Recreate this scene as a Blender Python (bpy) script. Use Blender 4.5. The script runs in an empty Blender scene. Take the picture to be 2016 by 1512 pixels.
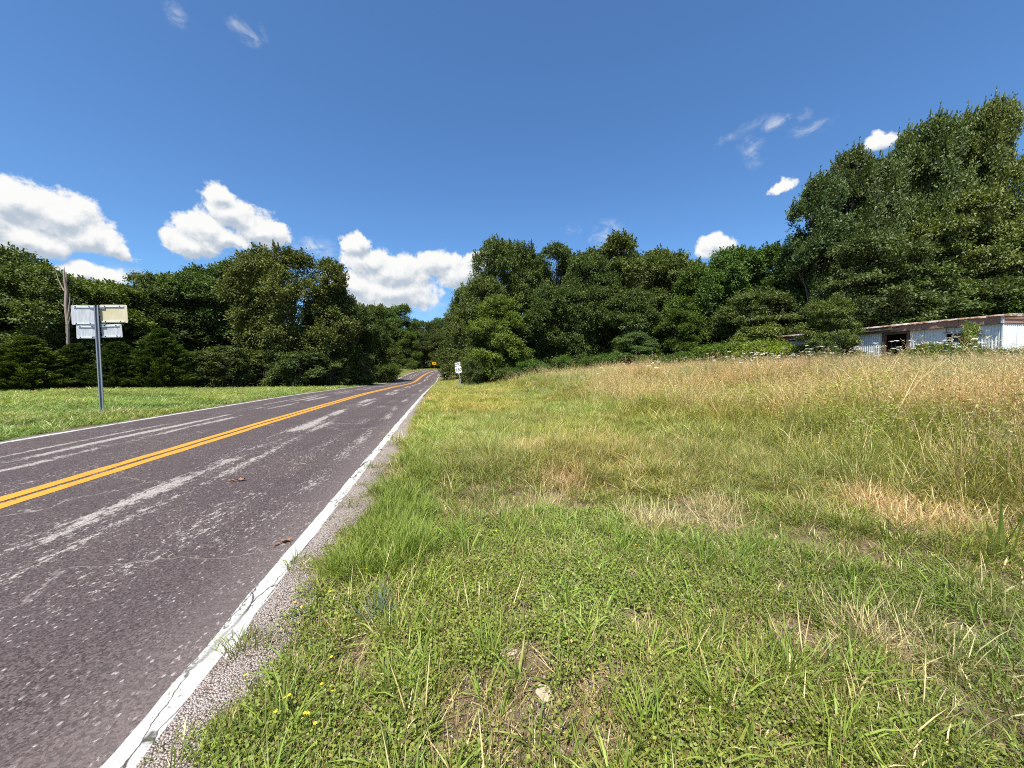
import bpy, bmesh, math, random
import numpy as np
from mathutils import Vector, Matrix

C = bpy.context.scene.collection
SC = bpy.context.scene
R = math.radians
random.seed(7)
RG = np.random.default_rng(7)

# ------------------------------------------------------------------ camera
F = 757.0                                    # focal length in pixels of the 2016 px wide photograph
PITCH = R(2.42)
EYE = 1.5
cam_d = bpy.data.cameras.new("camera")
cam = bpy.data.objects.new("camera", cam_d)
C.objects.link(cam)
cam.location = (0, 0, EYE)
cam.rotation_euler = (R(90) - PITCH, 0, 0)
cam_d.sensor_fit = 'HORIZONTAL'
cam_d.sensor_width = 36.0
cam_d.lens = 36.0 * F / 2016.0
cam_d.clip_start = 0.05
cam_d.clip_end = 6000
SC.camera = cam

def ray(px, py):
    u = (px - 1008) / F
    v = (756 - py) / F
    return (u, math.cos(PITCH) + v * math.sin(PITCH), -math.sin(PITCH) + v * math.cos(PITCH))

def at(px, py, z=0.0):
    """the place on level z that the photograph shows at px, py (planning helper)"""
    d = ray(px, py)
    k = (z - EYE) / d[2]
    return d[0] * k, d[1] * k

def xat(px, d):
    return (px - 1008) / F * d

# ------------------------------------------------------------------ sun, sky
SUN_DIR = Vector((-0.27, -0.963, 0)).normalized()
SUN_EL = R(62)
to_sun = Vector((SUN_DIR.x * math.cos(SUN_EL), SUN_DIR.y * math.cos(SUN_EL), math.sin(SUN_EL)))
sun_d = bpy.data.lights.new("sun", 'SUN')
sun = bpy.data.objects.new("sun", sun_d)
C.objects.link(sun)
sun.rotation_euler = to_sun.to_track_quat('Z', 'Y').to_euler()
sun.location = (0, 0, 60)
sun_d.energy = 5.0
sun_d.angle = R(0.53)
sun_d.color = (1.0, 0.94, 0.85)

SC.view_settings.view_transform = 'Standard'
SC.view_settings.look = 'None'
SC.view_settings.gamma = 1
SC.view_settings.exposure = 0.7
SC.view_settings.use_curve_mapping = False
SC.render.engine = 'CYCLES'
SC.cycles.max_bounces = 6
SC.cycles.diffuse_bounces = 3
SC.cycles.glossy_bounces = 2
SC.cycles.transmission_bounces = 4
SC.cycles.transparent_max_bounces = 6
SC.cycles.use_denoising = False
SC.cycles.filter_width = 1.05

W = bpy.data.worlds.new("World")
SC.world = W
W.use_nodes = True

class NT:
    """short-hand for building node trees"""
    def __init__(s, t): s.t = t
    def n(s, typ, **kw):
        nd = s.t.nodes.new(typ)
        for k, v in kw.items(): setattr(nd, k, v)
        return nd
    def set(s, sock, v):
        if hasattr(v, 'is_output'): s.t.links.new(v, sock)
        elif v is not None: sock.default_value = v
    def m(s, op, a, b=None, c=None, clamp=False):
        nd = s.n('ShaderNodeMath', operation=op, use_clamp=clamp)
        for i, v in enumerate((a, b, c)): s.set(nd.inputs[i], v)
        return nd.outputs[0]
    def vm(s, op, a, b=None, out=0):
        nd = s.n('ShaderNodeVectorMath', operation=op)
        s.set(nd.inputs[0], a)
        if b is not None: s.set(nd.inputs[1], b)
        return nd.outputs[out]
    def noise(s, vec, scale, detail=2, rough=0.5, dist=0.0, out=0, w=None):
        nd = s.n('ShaderNodeTexNoise')
        s.set(nd.inputs['Vector'], vec)
        nd.inputs['Scale'].default_value = scale
        nd.inputs['Detail'].default_value = detail
        nd.inputs['Roughness'].default_value = rough
        nd.inputs['Distortion'].default_value = dist
        return nd.outputs[out]
    def vor(s, vec, scale, feature='F1', out='Distance', rnd=1.0):
        nd = s.n('ShaderNodeTexVoronoi', feature=feature)
        s.set(nd.inputs['Vector'], vec)
        nd.inputs['Scale'].default_value = scale
        nd.inputs['Randomness'].default_value = rnd
        return nd.outputs[out]
    def ss(s, v, a, b, lo=0.0, hi=1.0):
        nd = s.n('ShaderNodeMapRange', interpolation_type='SMOOTHSTEP')
        s.set(nd.inputs[0], v)
        for i, x in enumerate((a, b, lo, hi)): s.set(nd.inputs[i + 1], x)
        return nd.outputs[0]
    def lin(s, v, a, b, lo=0.0, hi=1.0):
        nd = s.n('ShaderNodeMapRange')
        s.set(nd.inputs[0], v)
        for i, x in enumerate((a, b, lo, hi)): s.set(nd.inputs[i + 1], x)
        return nd.outputs[0]
    def mix(s, f, a, b, mode='MIX'):
        nd = s.n('ShaderNodeMix', data_type='RGBA', blend_type=mode)
        s.set(nd.inputs[0], f)
        for i, v in ((6, a), (7, b)):
            if not hasattr(v, 'is_output') and len(v) == 3: v = (*v, 1)
            s.set(nd.inputs[i], v)
        return nd.outputs[2]

def build_world():
    t = W.node_tree
    t.nodes.clear()
    k = NT(t)
    sky = k.n('ShaderNodeTexSky', sky_type='NISHITA')
    sky.sun_disc = False
    sky.sun_elevation = SUN_EL
    sky.sun_rotation = math.atan2(SUN_DIR.x, SUN_DIR.y)
    sky.air_density = 1.0
    sky.dust_density = 1.2
    sky.ozone_density = 1.6
    sky.altitude = 300
    # cumulus, placed by compass bearing and height above the horizon
    g = bpy.data.node_groups.new("cloud_density", 'ShaderNodeTree')
    g.interface.new_socket('Vector', in_out='INPUT', socket_type='NodeSocketVector')
    g.interface.new_socket('Density', in_out='OUTPUT', socket_type='NodeSocketFloat')
    g.interface.new_socket('Wisp', in_out='OUTPUT', socket_type='NodeSocketFloat')
    q = NT(g)
    gi = q.n('NodeGroupInput'); go = q.n('NodeGroupOutput')
    P0 = gi.outputs[0]
    warp = q.noise(P0, 14.0, 6, 0.6, out=1)
    P = q.vm('ADD', P0, q.vm('MULTIPLY', q.vm('SUBTRACT', warp, (0.5, 0.5, 0.5)), (0.085, 0.06, 0.0)))
    blobs = [  # px, py, half width, half height (in the photograph), weight
        (-60, 420, 150, 80, 1), (40, 395, 110, 52, 1), (110, 425, 105, 55, 1), (170, 465, 85, 44, 1), (215, 487, 52, 24, 1), (60, 470, 120, 38, 1),
        (432, 385, 48, 34, 1), (470, 425, 72, 42, 1), (520, 455, 60, 30, 1), (400, 450, 62, 38, 1), (385, 480, 62, 34, 1), (440, 470, 70, 26, 1),
        (702, 480, 34, 26, 1), (730, 512, 72, 34, 1), (690, 560, 62, 40, 1), (780, 535, 90, 46, 1), (770, 575, 110, 36, 1), (855, 520, 52, 34, 1),
        (905, 535, 60, 34, 1), (945, 510, 36, 20, 1), (740, 600, 80, 22, 0.8), (840, 605, 52, 18, .55), (700, 610, 60, 18, 0.6),
        (1405, 488, 52, 26, 1), (1200, 455, 26, 20, .42), (1185, 475, 20, 18, .42), (1730, 280, 34, 26, .70), (1540, 362, 42, 17, .7),
        (1525, 236, 52, 13, .42), (1486, 300, 18, 28, .38), (1590, 250, 40, 12, .3), (480, 60, 34, 20, .36), (345, 30, 26, 20, .3), (160, 540, 100, 28, .8), (620, 487, 36, 16, .5),
        (1440, 274, 30, 10, .25), (245, 545, 50, 18, .5), (1130, 448, 14, 10, .3)]
    acc = None; wsp = None
    def ae(px, py):
        d = Vector(ray(px, py)).normalized()
        return math.atan2(d.x, d.y), math.asin(d.z)
    for (px, py, hw, hh, wt) in blobs:
        a, e = ae(px, py)
        a2, _ = ae(px + hw, py); _, e2 = ae(px, py - hh)
        rx, ry = abs(a2 - a) * 1.14, abs(e2 - e) * 1.14
        d = q.vm('LENGTH', q.vm('MULTIPLY', q.vm('SUBTRACT', P, (a, e, 0)), (1 / rx, 1 / ry, 0)), out=1)
        v = q.m('MULTIPLY', q.m('SUBTRACT', 1.0, d), 1.0)
        if wt < .6:
            v = q.m('MULTIPLY', q.m('ADD', v, .25, clamp=True), wt * 1.5)
            wsp = v if wsp is None else q.m('MAXIMUM', wsp, v)
            continue
        if wt < 1: v = q.m('SUBTRACT', v, (1 - wt) * 0.6)
        acc = v if acc is None else q.m('MAXIMUM', acc, v)
    # the same kind of weather goes on round the rest of the horizon
    sep = q.n('ShaderNodeSeparateXYZ'); g.links.new(P0, sep.inputs[0])
    far_az = q.ss(q.m('ABSOLUTE', sep.outputs[0]), 1.05, 1.35)
    low = q.m('MULTIPLY', q.ss(sep.outputs[1], 0.03, 0.16), q.ss(sep.outputs[1], 0.5, 0.2))
    rest = q.m('SUBTRACT', q.m('MULTIPLY', q.m('MULTIPLY', far_az, low), q.ss(q.noise(P0, 3.2, 3, .5), .42, .8, 0.0, 1.5)), 0.15)
    acc = q.m('MAXIMUM', acc, rest)
    fb = q.noise(P0, 30.0, 9, 0.66)
    fb2 = q.noise(P0, 9.0, 3, 0.5)
    dens = q.m('ADD', acc, q.m('ADD', q.m('MULTIPLY', q.m('SUBTRACT', fb, 0.5), 0.92), q.m('MULTIPLY', q.m('SUBTRACT', fb2, 0.5), 0.35)))
    g.links.new(dens, go.inputs[0])
    wn = q.noise(q.vm('MULTIPLY', P0, (22.0, 40.0, 1)), 1.0, 6, .65, dist=.8)
    g.links.new(q.m('MULTIPLY', wsp, q.ss(wn, .36, .70)), go.inputs[1])

    tc = k.n('ShaderNodeTexCoord')
    s = k.n('ShaderNodeSeparateXYZ'); t.links.new(tc.outputs['Generated'], s.inputs[0])
    az = k.m('ARCTAN2', s.outputs[0], s.outputs[1])
    el = k.m('ARCSINE', s.outputs[2])
    cb = k.n('ShaderNodeCombineXYZ'); t.links.new(az, cb.inputs[0]); t.links.new(el, cb.inputs[1])
    def dens_at(v):
        nd = k.n('ShaderNodeGroup'); nd.node_tree = g; t.links.new(v, nd.inputs[0]); return nd.outputs
    d0, wi = dens_at(cb.outputs[0])
    d1 = dens_at(k.vm('ADD', cb.outputs[0], (-0.006, 0.016, 0)))[0]
    alpha = k.m('MULTIPLY', k.m('MAXIMUM', k.ss(d0, 0.09, 0.36), k.m('MULTIPLY', wi, .72, clamp=True)), k.ss(el, 0.0, 0.03))
    shade = k.ss(k.m('ADD', k.m('SUBTRACT', d0, d1), k.m('MULTIPLY', d1, -0.34)), -0.72, 0.16)
    ccol = k.mix(shade, (0.50, 0.58, 0.68), (1.0, 1.0, 0.99))
    hs = k.n('ShaderNodeHueSaturation'); hs.inputs['Saturation'].default_value = 1.0; hs.inputs['Value'].default_value = 1.0
    t.links.new(k.mix(1.0, sky.outputs[0], (.66, 1.01, 1.33), 'MULTIPLY'), hs.inputs['Color'])
    b1 = k.n('ShaderNodeBackground'); t.links.new(hs.outputs[0], b1.inputs[0]); b1.inputs[1].default_value = 0.086
    b2 = k.n('ShaderNodeBackground'); t.links.new(ccol, b2.inputs[0]); b2.inputs[1].default_value = 0.60
    mx = k.n('ShaderNodeMixShader'); t.links.new(alpha, mx.inputs[0]); t.links.new(b1.outputs[0], mx.inputs[1]); t.links.new(b2.outputs[0], mx.inputs[2])
    out = k.n('ShaderNodeOutputWorld'); t.links.new(mx.outputs[0], out.inputs[0])
build_world()

# ------------------------------------------------------------------ helpers
def tag(o, label=None, cat=None, group=None, kind=None):
    if label: o['label'] = label
    if cat: o['category'] = cat
    if group: o['group'] = group
    if kind: o['kind'] = kind
    return o

def empty(name, loc=(0, 0, 0), rz=0.0):
    o = bpy.data.objects.new(name, None)
    C.objects.link(o)
    o.location = loc; o.rotation_euler = (0, 0, rz)
    o.empty_display_size = 0.2
    return o

def mesh_np(name, V, Fc, mats=(), smooth=False, col=None, tint=None, uv=None, mi=None, k=4):
    """mesh from arrays: V (n,3), Fc (m,k) or list of arrays of differing k"""
    if isinstance(Fc, np.ndarray): Fc = [Fc]
    Fc = [f for f in Fc if len(f)]
    me = bpy.data.meshes.new(name)
    V = np.asarray(V, dtype=np.float32)
    me.vertices.add(len(V)); me.vertices.foreach_set('co', V.ravel())
    loops = np.concatenate([f.ravel() for f in Fc]).astype(np.int32)
    tot = np.concatenate([np.full(len(f), f.shape[1], dtype=np.int32) for f in Fc])
    st = np.concatenate(([0], np.cumsum(tot)[:-1])).astype(np.int32)
    me.loops.add(len(loops)); me.loops.foreach_set('vertex_index', loops)
    me.polygons.add(len(tot)); me.polygons.foreach_set('loop_start', st); me.polygons.foreach_set('loop_total', tot)
    if smooth: me.polygons.foreach_set('use_smooth', np.ones(len(tot), dtype=bool))
    if mi is not None: me.polygons.foreach_set('material_index', np.asarray(mi, dtype=np.int32))
    for m in mats: me.materials.append(m)
    if col is not None:
        a = me.attributes.new('col', 'FLOAT_COLOR', 'FACE')
        c4 = np.ones((len(col), 4), dtype=np.float32); c4[:, :3] = col
        a.data.foreach_set('color', c4.ravel())
    if tint is not None:
        a = me.attributes.new('tint', 'FLOAT', 'FACE')
        a.data.foreach_set('value', np.asarray(tint, dtype=np.float32))
    if uv is not None:
        l = me.uv_layers.new(name='UVMap')
        l.data.foreach_set('uv', np.asarray(uv, dtype=np.float32)[loops].ravel())
    me.update(calc_edges=True)
    return me

def link(name, me, parent=None, loc=None, rot=None):
    o = bpy.data.objects.new(name, me)
    C.objects.link(o)
    if parent is not None: o.parent = parent
    if loc is not None: o.location = loc
    if rot is not None: o.rotation_euler = rot
    return o

def copy_tree(o, parent=None):
    c = o.copy(); C.objects.link(c)
    if parent is not None: c.parent = parent
    for ch in o.children: copy_tree(ch, c)
    return c

class MB:
    """collects boxes, tubes and polygons into ONE mesh"""
    def __init__(s): s.v = []; s.f = []
    def add(s, vs, fs):
        b = len(s.v); s.v += [tuple(v) for v in vs]; s.f += [tuple(i + b for i in f) for f in fs]
    def box(s, c, d, rot=None):
        x, y, z = d[0] / 2, d[1] / 2, d[2] / 2
        vs = [Vector(p) for p in ((-x, -y, -z), (x, -y, -z), (x, y, -z), (-x, y, -z), (-x, -y, z), (x, -y, z), (x, y, z), (-x, y, z))]
        if rot is not None: vs = [rot @ v for v in vs]
        vs = [v + Vector(c) for v in vs]
        s.add(vs, [(0, 3, 2, 1), (4, 5, 6, 7), (0, 1, 5, 4), (1, 2, 6, 5), (2, 3, 7, 6), (3, 0, 4, 7)])
    def tube(s, pts, rad, n=6, cap=True):
        pts = [Vector(p) for p in pts]
        rings = []
        for i, p in enumerate(pts):
            d = (pts[min(i + 1, len(pts) - 1)] - pts[max(i - 1, 0)]).normalized()
            a = d.cross(Vector((0.31, 0.95, 0.05)))
            if a.length < 1e-3: a = d.cross(Vector((1, 0, 0)))
            a.normalize(); b = d.cross(a)
            rings.append([p + (a * math.cos(2 * math.pi * j / n) + b * math.sin(2 * math.pi * j / n)) * rad[i] for j in range(n)])
        vs = [v for r in rings for v in r]
        fs = [(i * n + j, i * n + (j + 1) % n, (i + 1) * n + (j + 1) % n, (i + 1) * n + j) for i in range(len(pts) - 1) for j in range(n)]
        if cap: fs += [tuple(range(n - 1, -1, -1)), tuple((len(pts) - 1) * n + j for j in range(n))]
        s.add(vs, fs)
    def prism(s, poly, y0, y1):
        """outline in x,z extruded along y"""
        n = len(poly)
        vs = [(x, y0, z) for x, z in poly] + [(x, y1, z) for x, z in poly]
        fs = [tuple(range(n)), tuple(range(2 * n - 1, n - 1, -1))] + [(i, i + n, (i + 1) % n + n, (i + 1) % n) for i in range(n)]
        s.add(vs, fs)
    def mesh(s, name, mat, smooth=False):
        me = bpy.data.meshes.new(name)
        me.from_pydata(s.v, [], s.f)
        me.materials.append(mat)
        if smooth: me.polygons.foreach_set('use_smooth', [True] * len(me.polygons))
        me.update()
        return me
    def build(s, name, mat, parent=None, smooth=False, loc=None, rot=None):
        return link(name, s.mesh(name, mat, smooth), parent, loc, rot)

def norm(a): return a / np.maximum(np.linalg.norm(a, axis=-1, keepdims=True), 1e-9)

class VN:
    """smooth value noise on the plane"""
    def __init__(s, seed): s.g = np.random.default_rng(seed).random((256, 256))
    def one(s, x, y):
        xi = np.floor(x).astype(int); yi = np.floor(y).astype(int)
        fx = x - xi; fy = y - yi
        fx = fx * fx * (3 - 2 * fx); fy = fy * fy * (3 - 2 * fy)
        g = s.g
        a = g[xi % 256, yi % 256]; b = g[(xi + 1) % 256, yi % 256]; c = g[xi % 256, (yi + 1) % 256]; d = g[(xi + 1) % 256, (yi + 1) % 256]
        return (a * (1 - fx) + b * fx) * (1 - fy) + (c * (1 - fx) + d * fx) * fy
    def __call__(s, x, y, size, octv=3):
        v = 0; w = 0; a = 1.0
        for i in range(octv):
            v = v + a * s.one(x / size + 17.3 * i, y / size + 5.1 * i); w += a; a *= .5; size = size * .5
        return v / w
N1, N2, N3, N4 = VN(1), VN(2), VN(3), VN(4)
def sstep(a, b, x):
    t = np.clip((x - a) / (b - a), 0, 1); return t * t * (3 - 2 * t)

# ------------------------------------------------------------------ road line and terrain
# s runs along the road from abreast of the camera, lat is metres to the right of the camera's own line
YAW0 = R(10.1)
def centre_line():
    ds = 0.5
    S = np.arange(-60, 420, ds)
    th = np.zeros(len(S))
    h = YAW0
    pts = np.zeros((len(S), 2))
    i0 = int(np.argmin(np.abs(S)))
    pts[i0] = 0
    for i in range(i0 + 1, len(S)):
        s_ = S[i]
        if 76 < s_ <= 104: h -= ds / 140
        elif 104 < s_ <= 165: h -= ds / 46
        th[i] = h
        pts[i] = pts[i - 1] + ds * np.array([-math.sin(h), math.cos(h)])
    th[:i0 + 1] = YAW0
    for i in range(i0 - 1, -1, -1): pts[i] = pts[i + 1] - ds * np.array([-math.sin(YAW0), math.cos(YAW0)])
    return S, th, pts
LS, LTH, LP = centre_line()
PROF_S = np.array([-60, 0, 12, 24, 40, 56, 66, 74, 80, 87, 94, 101, 107, 113, 120, 140, 180, 420])
PROF_Z = np.array([0.3, 0, -0.03, -0.12, -0.42, -0.80, -0.92, -0.88, -0.66, -0.22, 0.25, 0.66, 0.90, 1.0, 1.0, 0.95, 0.9, 1.5])
_zs = np.interp(LS, PROF_S, PROF_Z)
_k = np.hanning(13); _k /= _k.sum()
_zs = np.convolve(np.pad(_zs, 6, mode='edge'), _k, mode='valid')
def road_z(s): return np.interp(s, LS, _zs)
def frame(x, y):
    x = np.asarray(x, float).ravel(); y = np.asarray(y, float).ravel()
    s = np.empty(len(x)); lat = np.empty(len(x))
    P = LP[::2]; SS = LS[::2]; T = LTH[::2]
    for a in range(0, len(x), 20000):
        xx = x[a:a + 20000, None] - P[None, :, 0]; yy = y[a:a + 20000, None] - P[None, :, 1]
        i = np.argmin(xx * xx + yy * yy, axis=1)
        dx = x[a:a + 20000] - P[i, 0]; dy = y[a:a + 20000] - P[i, 1]
        c, sn = np.cos(T[i]), np.sin(T[i])
        s[a:a + 20000] = SS[i] + (-sn * dx + c * dy)
        lat[a:a + 20000] = c * dx + sn * dy
    return s, lat
def to_world(s, lat):
    x = np.interp(s, LS, LP[:, 0]); y = np.interp(s, LS, LP[:, 1]); t = np.interp(s, LS, LTH)
    return x + np.cos(t) * lat, y + np.sin(t) * lat
R_EDGE, L_EDGE = -1.128, -9.08
def H(x, y, sl=None):
    s, lat = frame(x, y) if sl is None else sl
    x = np.asarray(x, float).ravel(); y = np.asarray(y, float).ravel()
    z = road_z(np.clip(s, -60, 400))
    out = np.maximum(lat - R_EDGE, 0) + np.maximum(L_EDGE - lat, 0)
    z = z - 0.035 * sstep(0.0, 0.3, out) + 0.035 * sstep(.3, 1.2, out)
    rise = 1.15 * sstep(1.5, 17, lat) * sstep(-30, 6, s) * (1 - 0.35 * sstep(22, 45, s))
    base_r = (0.0 - road_z(np.clip(s, -60, 400))) * sstep(4, 15, lat) * sstep(95, 60, s)
    z = z + rise + np.where(lat > 0, base_r, 0)
    bump = (N1(x, y, 2.2, 3) - .5) * 0.16 + (N2(x, y, 14, 2) - .5) * 0.5 * sstep(2, 12, out)
    z = z + bump * sstep(0.15, 2.5, out)
    far = np.hypot(x, y)
    z = z + sstep(140, 500, far) * 3.0
    z = np.where(out <= 0, z - 0.05, z - 0.008)
    return z
def Hp(x, y): return float(H([x], [y])[0])

# ------------------------------------------------------------------ materials
def mat(name, build, **kw):
    m = bpy.data.materials.new(name); m.use_nodes = True
    t = m.node_tree; t.nodes.clear()
    k = NT(t)
    p = k.n('ShaderNodeBsdfPrincipled'); o = k.n('ShaderNodeOutputMaterial')
    t.links.new(p.outputs[0], o.inputs[0])
    p.inputs['Roughness'].default_value = kw.get('rough', .7)
    p.inputs['Metallic'].default_value = kw.get('metal', 0)
    p.inputs['Specular IOR Level'].default_value = kw.get('spec', .3)
    r = build(k, p, o)
    if r is not None: k.set(p.inputs['Base Color'], r if hasattr(r, 'is_output') else (*r, 1))
    return m
def bump(k, p, h, dist=0.01, st=0.6):
    b = k.n('ShaderNodeBump'); b.inputs['Strength'].default_value = st; b.inputs['Distance'].default_value = dist
    k.t.links.new(h, b.inputs['Height']); k.t.links.new(b.outputs[0], p.inputs['Normal'])
def objco(k): return k.n('ShaderNodeTexCoord').outputs['Object']
def geopos(k): return k.n('ShaderNodeNewGeometry').outputs['Position']
def plain(name, c, var=.15, scale=6, **kw):
    def b(k, p, o):
        n = k.noise(objco(k), scale, 5, .6)
        return k.mix(n, tuple(v * (1 - var * 1.6) for v in c), tuple(min(1, v * (1 + var * 1.6)) for v in c))
    return mat(name, b, **kw)

def m_asphalt():
    def b(k, p, o):
        uv = k.n('ShaderNodeUVMap'); uv.uv_map = 'UVMap'
        U = uv.outputs[0]                                   # x = along (m), y = lateral (m)
        sep = k.n('ShaderNodeSeparateXYZ'); k.t.links.new(U, sep.inputs[0])
        lat = sep.outputs[1]
        grain = k.vor(U, 95, out='Color')
        gs = k.n('ShaderNodeSeparateColor'); k.t.links.new(grain, gs.inputs[0])
        g2 = k.noise(U, 60, 3, .7)
        big = k.noise(U, .5, 4, .6)
        base = k.mix(gs.outputs[0], (.021, .0145, .0138), (.158, .118, .107))
        base = k.mix(k.ss(big, .3, .7), base, k.mix(.5, base, (.062, .048, .050)))
        # darker bound tracks and oily middle of each lane
        # pale worn aggregate: long streaks in the wheel paths and loose flecks everywhere
        st = k.vm('MULTIPLY', U, (0.16, 3.2, 1))
        streak = k.noise(st, 1.0, 5, .62)
        fl = k.noise(k.vm('MULTIPLY', U, (6.5, 15, 1)), 1.0, 3, .6)
        fl2 = k.noise(k.vm('MULTIPLY', U, (16, 34, 1)), 1.0, 2, .6)
        wob = k.m('MULTIPLY', k.m('SUBTRACT', k.noise(k.vm('MULTIPLY', U, (.09, 0, 1)), 1.0, 2), .5), .8)
        lw = k.m('ADD', lat, wob)
        def bandat(c, w):
            return k.ss(k.m('ABSOLUTE', k.m('SUBTRACT', lw, c)), w, 0.0)
        bands = None
        for c, w, a in ((-3.55, .34, 1.0), (-3.15, .2, .6), (-6.45, .20, 1.1), (-6.95, .18, 1.05), (-7.45, .12, .8), (-1.75, .22, .55), (-2.3, .3, .35)):
            v = k.m('MULTIPLY', bandat(c, w), a)
            bands = v if bands is None else k.m('MAXIMUM', bands, v)
        patch = k.m('MULTIPLY', k.ss(k.noise(k.vm('MULTIPLY', U, (.30, .9, 1)), 1.0, 4, .65), .40, .60), k.ss(sep.outputs[0], -4.0, 9.0, .55, 1.0))
        bands = k.m('MULTIPLY', bands, patch)
        # the surface near the camera's lane edge is rougher than the middle of the lane
        rough_zone = k.ss(k.noise(k.vm('MULTIPLY', U, (.35, .5, 1)), 1.0, 3, .5), .34, .64)
        score = k.m('ADD', k.m('MULTIPLY', bands, .20), k.m('MULTIPLY', rough_zone, .052))
        grit = k.noise(U, 42, 3, .75)
        sc1 = k.m('ADD', k.m('ADD', k.m('MULTIPLY', fl, .34), k.m('MULTIPLY', fl2, .30)), k.m('ADD', k.m('MULTIPLY', streak, .10), k.m('MULTIPLY', grit, .34)))
        wear = k.ss(k.m('ADD', sc1, score), .640, .70)
        pale = k.mix(gs.outputs[1], (.20, .175, .16), (.50, .45, .40))
        # cracks
        cw = k.vm('ADD', k.vm('MULTIPLY', U, (.42, .30, 1)), k.vm('MULTIPLY', k.noise(U, 1.4, 4, .6, out=1), (.35, .35, 0)))
        ce = k.vor(cw, 1.0, 'DISTANCE_TO_EDGE')
        crack = k.m('MULTIPLY', k.ss(ce, .005, .001), k.ss(k.noise(U, .25, 2), .45, .6))
        gv = k.vor(k.vm('MULTIPLY', U, (33, 50, 1)), 1.0, out='Color'); gsp = k.n('ShaderNodeSeparateColor'); k.t.links.new(gv, gsp.inputs[0])
        gd = k.vor(k.vm('MULTIPLY', U, (33, 50, 1)), 1.0)
        grains = k.m('MULTIPLY', k.ss(gsp.outputs[0], .86, .90), k.ss(gd, .48, .30))
        grains = k.m('MULTIPLY', grains, k.ss(k.noise(U, 1.3, 4, .65), .40, .58))
        wear = k.m('MAXIMUM', wear, k.m('MULTIPLY', grains, .85))
        col = k.mix(k.m('MULTIPLY', wear, .92), base, pale)
        col = k.mix(k.m('MULTIPLY', crack, .7), col, (.30, .26, .23))
        # dust at the edges
        edge = k.m('MAXIMUM', k.ss(lat, -1.9, -1.15), k.ss(lat, -8.5, -9.05))
        col = k.mix(k.m('MULTIPLY', edge, k.m('MULTIPLY', g2, .55)), col, (.27, .22, .20))
        bump(k, p, k.m('ADD', gs.outputs[2], k.m('MULTIPLY', g2, .6)), .006, .9)
        return col
    return mat('asphalt', b, rough=.82, spec=.3)

def m_paint(name, c, wear_hi, under=(.09, .075, .075), crackle=False):
    def b(k, p, o):
        uv = k.n('ShaderNodeUVMap'); uv.uv_map = 'UVMap'; U = uv.outputs[0]
        g = k.noise(U, 38, 3, .7); n = k.noise(k.vm('MULTIPLY', U, (1.3, 5, 1)), 1.0, 5, .65)
        w = k.ss(k.m('ADD', k.m('MULTIPLY', g, .5), k.m('MULTIPLY', n, .5)), wear_hi, wear_hi + .06)
        big = k.noise(U, 1.2, 3, .6)
        col = k.mix(big, tuple(v * .86 for v in c), tuple(min(v * 1.08, .86) for v in c))
        col = k.mix(k.m('MULTIPLY', k.ss(k.noise(U, 9, 4, .7), .45, .75), .35), col, tuple(v * .72 for v in c))
        col = k.mix(w, col, under)
        if crackle:
            ce = k.vor(k.vm('ADD', k.vm('MULTIPLY', U, (1.6, 9, 1)), k.vm('MULTIPLY', k.noise(U, 5, 3, .6, out=1), (.7, .9, 0))), 1.0, 'DISTANCE_TO_EDGE')
            col = k.mix(k.m('MULTIPLY', k.ss(ce, .035, .008), k.ss(k.noise(U, .9, 2), .42, .55)), col, (.07, .06, .055))
        bump(k, p, k.m('ADD', g, k.m('MULTIPLY', k.vor(U, 95), .8)), .006, .7)
        return col
    return mat(name, b, rough=.7, spec=.3)

def m_ground():
    def b(k, p, o):
        P = geopos(k)
        n1 = k.noise(P, 1.1, 5, .6); n2 = k.noise(P, 7, 5, .7); n3 = k.noise(P, 60, 4, .7)
        soil = k.mix(n3, (.085, .052, .034), (.25, .165, .11))
        thatch = k.mix(n3, (.10, .075, .04), (.33, .265, .155))
        col = k.mix(k.ss(n2, .38, .62), soil, thatch)
        green = k.mix(n3, (.022, .036, .010), (.075, .11, .03))
        col = k.mix(k.m('MULTIPLY', k.ss(n1, .42, .66), .45), col, green)
        peb = k.vor(P, 42, out='Color'); ps = k.n('ShaderNodeSeparateColor'); k.t.links.new(peb, ps.inputs[0])
        pd = k.vor(P, 42)
        pm = k.m('MULTIPLY', k.m('MULTIPLY', k.ss(pd, .45, .3), k.ss(ps.outputs[0], .74, .78)), k.ss(k.noise(P, 2.3, 3), .52, .62))
        col = k.mix(k.m('MULTIPLY', pm, .8), col, (.42, .38, .33))
        bump(k, p, k.m('ADD', n2, n3), .03, .8)
        return col
    return mat('soil_and_thatch', b, rough=.95, spec=.1)

def m_gravel():
    def b(k, p, o):
        P = geopos(k)
        v = k.vor(P, 120, out='Color'); s = k.n('ShaderNodeSeparateColor'); k.t.links.new(v, s.inputs[0])
        d = k.vor(P, 120)
        col = k.mix(s.outputs[0], (.31, .25, .215), (.54, .46, .405))
        col = k.mix(k.ss(s.outputs[1], .8, .95), col, (.56, .51, .46))
        col = k.mix(k.ss(d, .46, .75), col, (.15, .115, .095))
        n = k.noise(P, 3.5, 4, .6)
        col = k.mix(k.m('MULTIPLY', k.ss(n, .5, .7), .5), col, (.17, .13, .10))
        bump(k, p, k.m('SUBTRACT', 1.0, d), .012, 1.0)
        return col
    return mat('pinkish_gravel', b, rough=.9, spec=.15)

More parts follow.
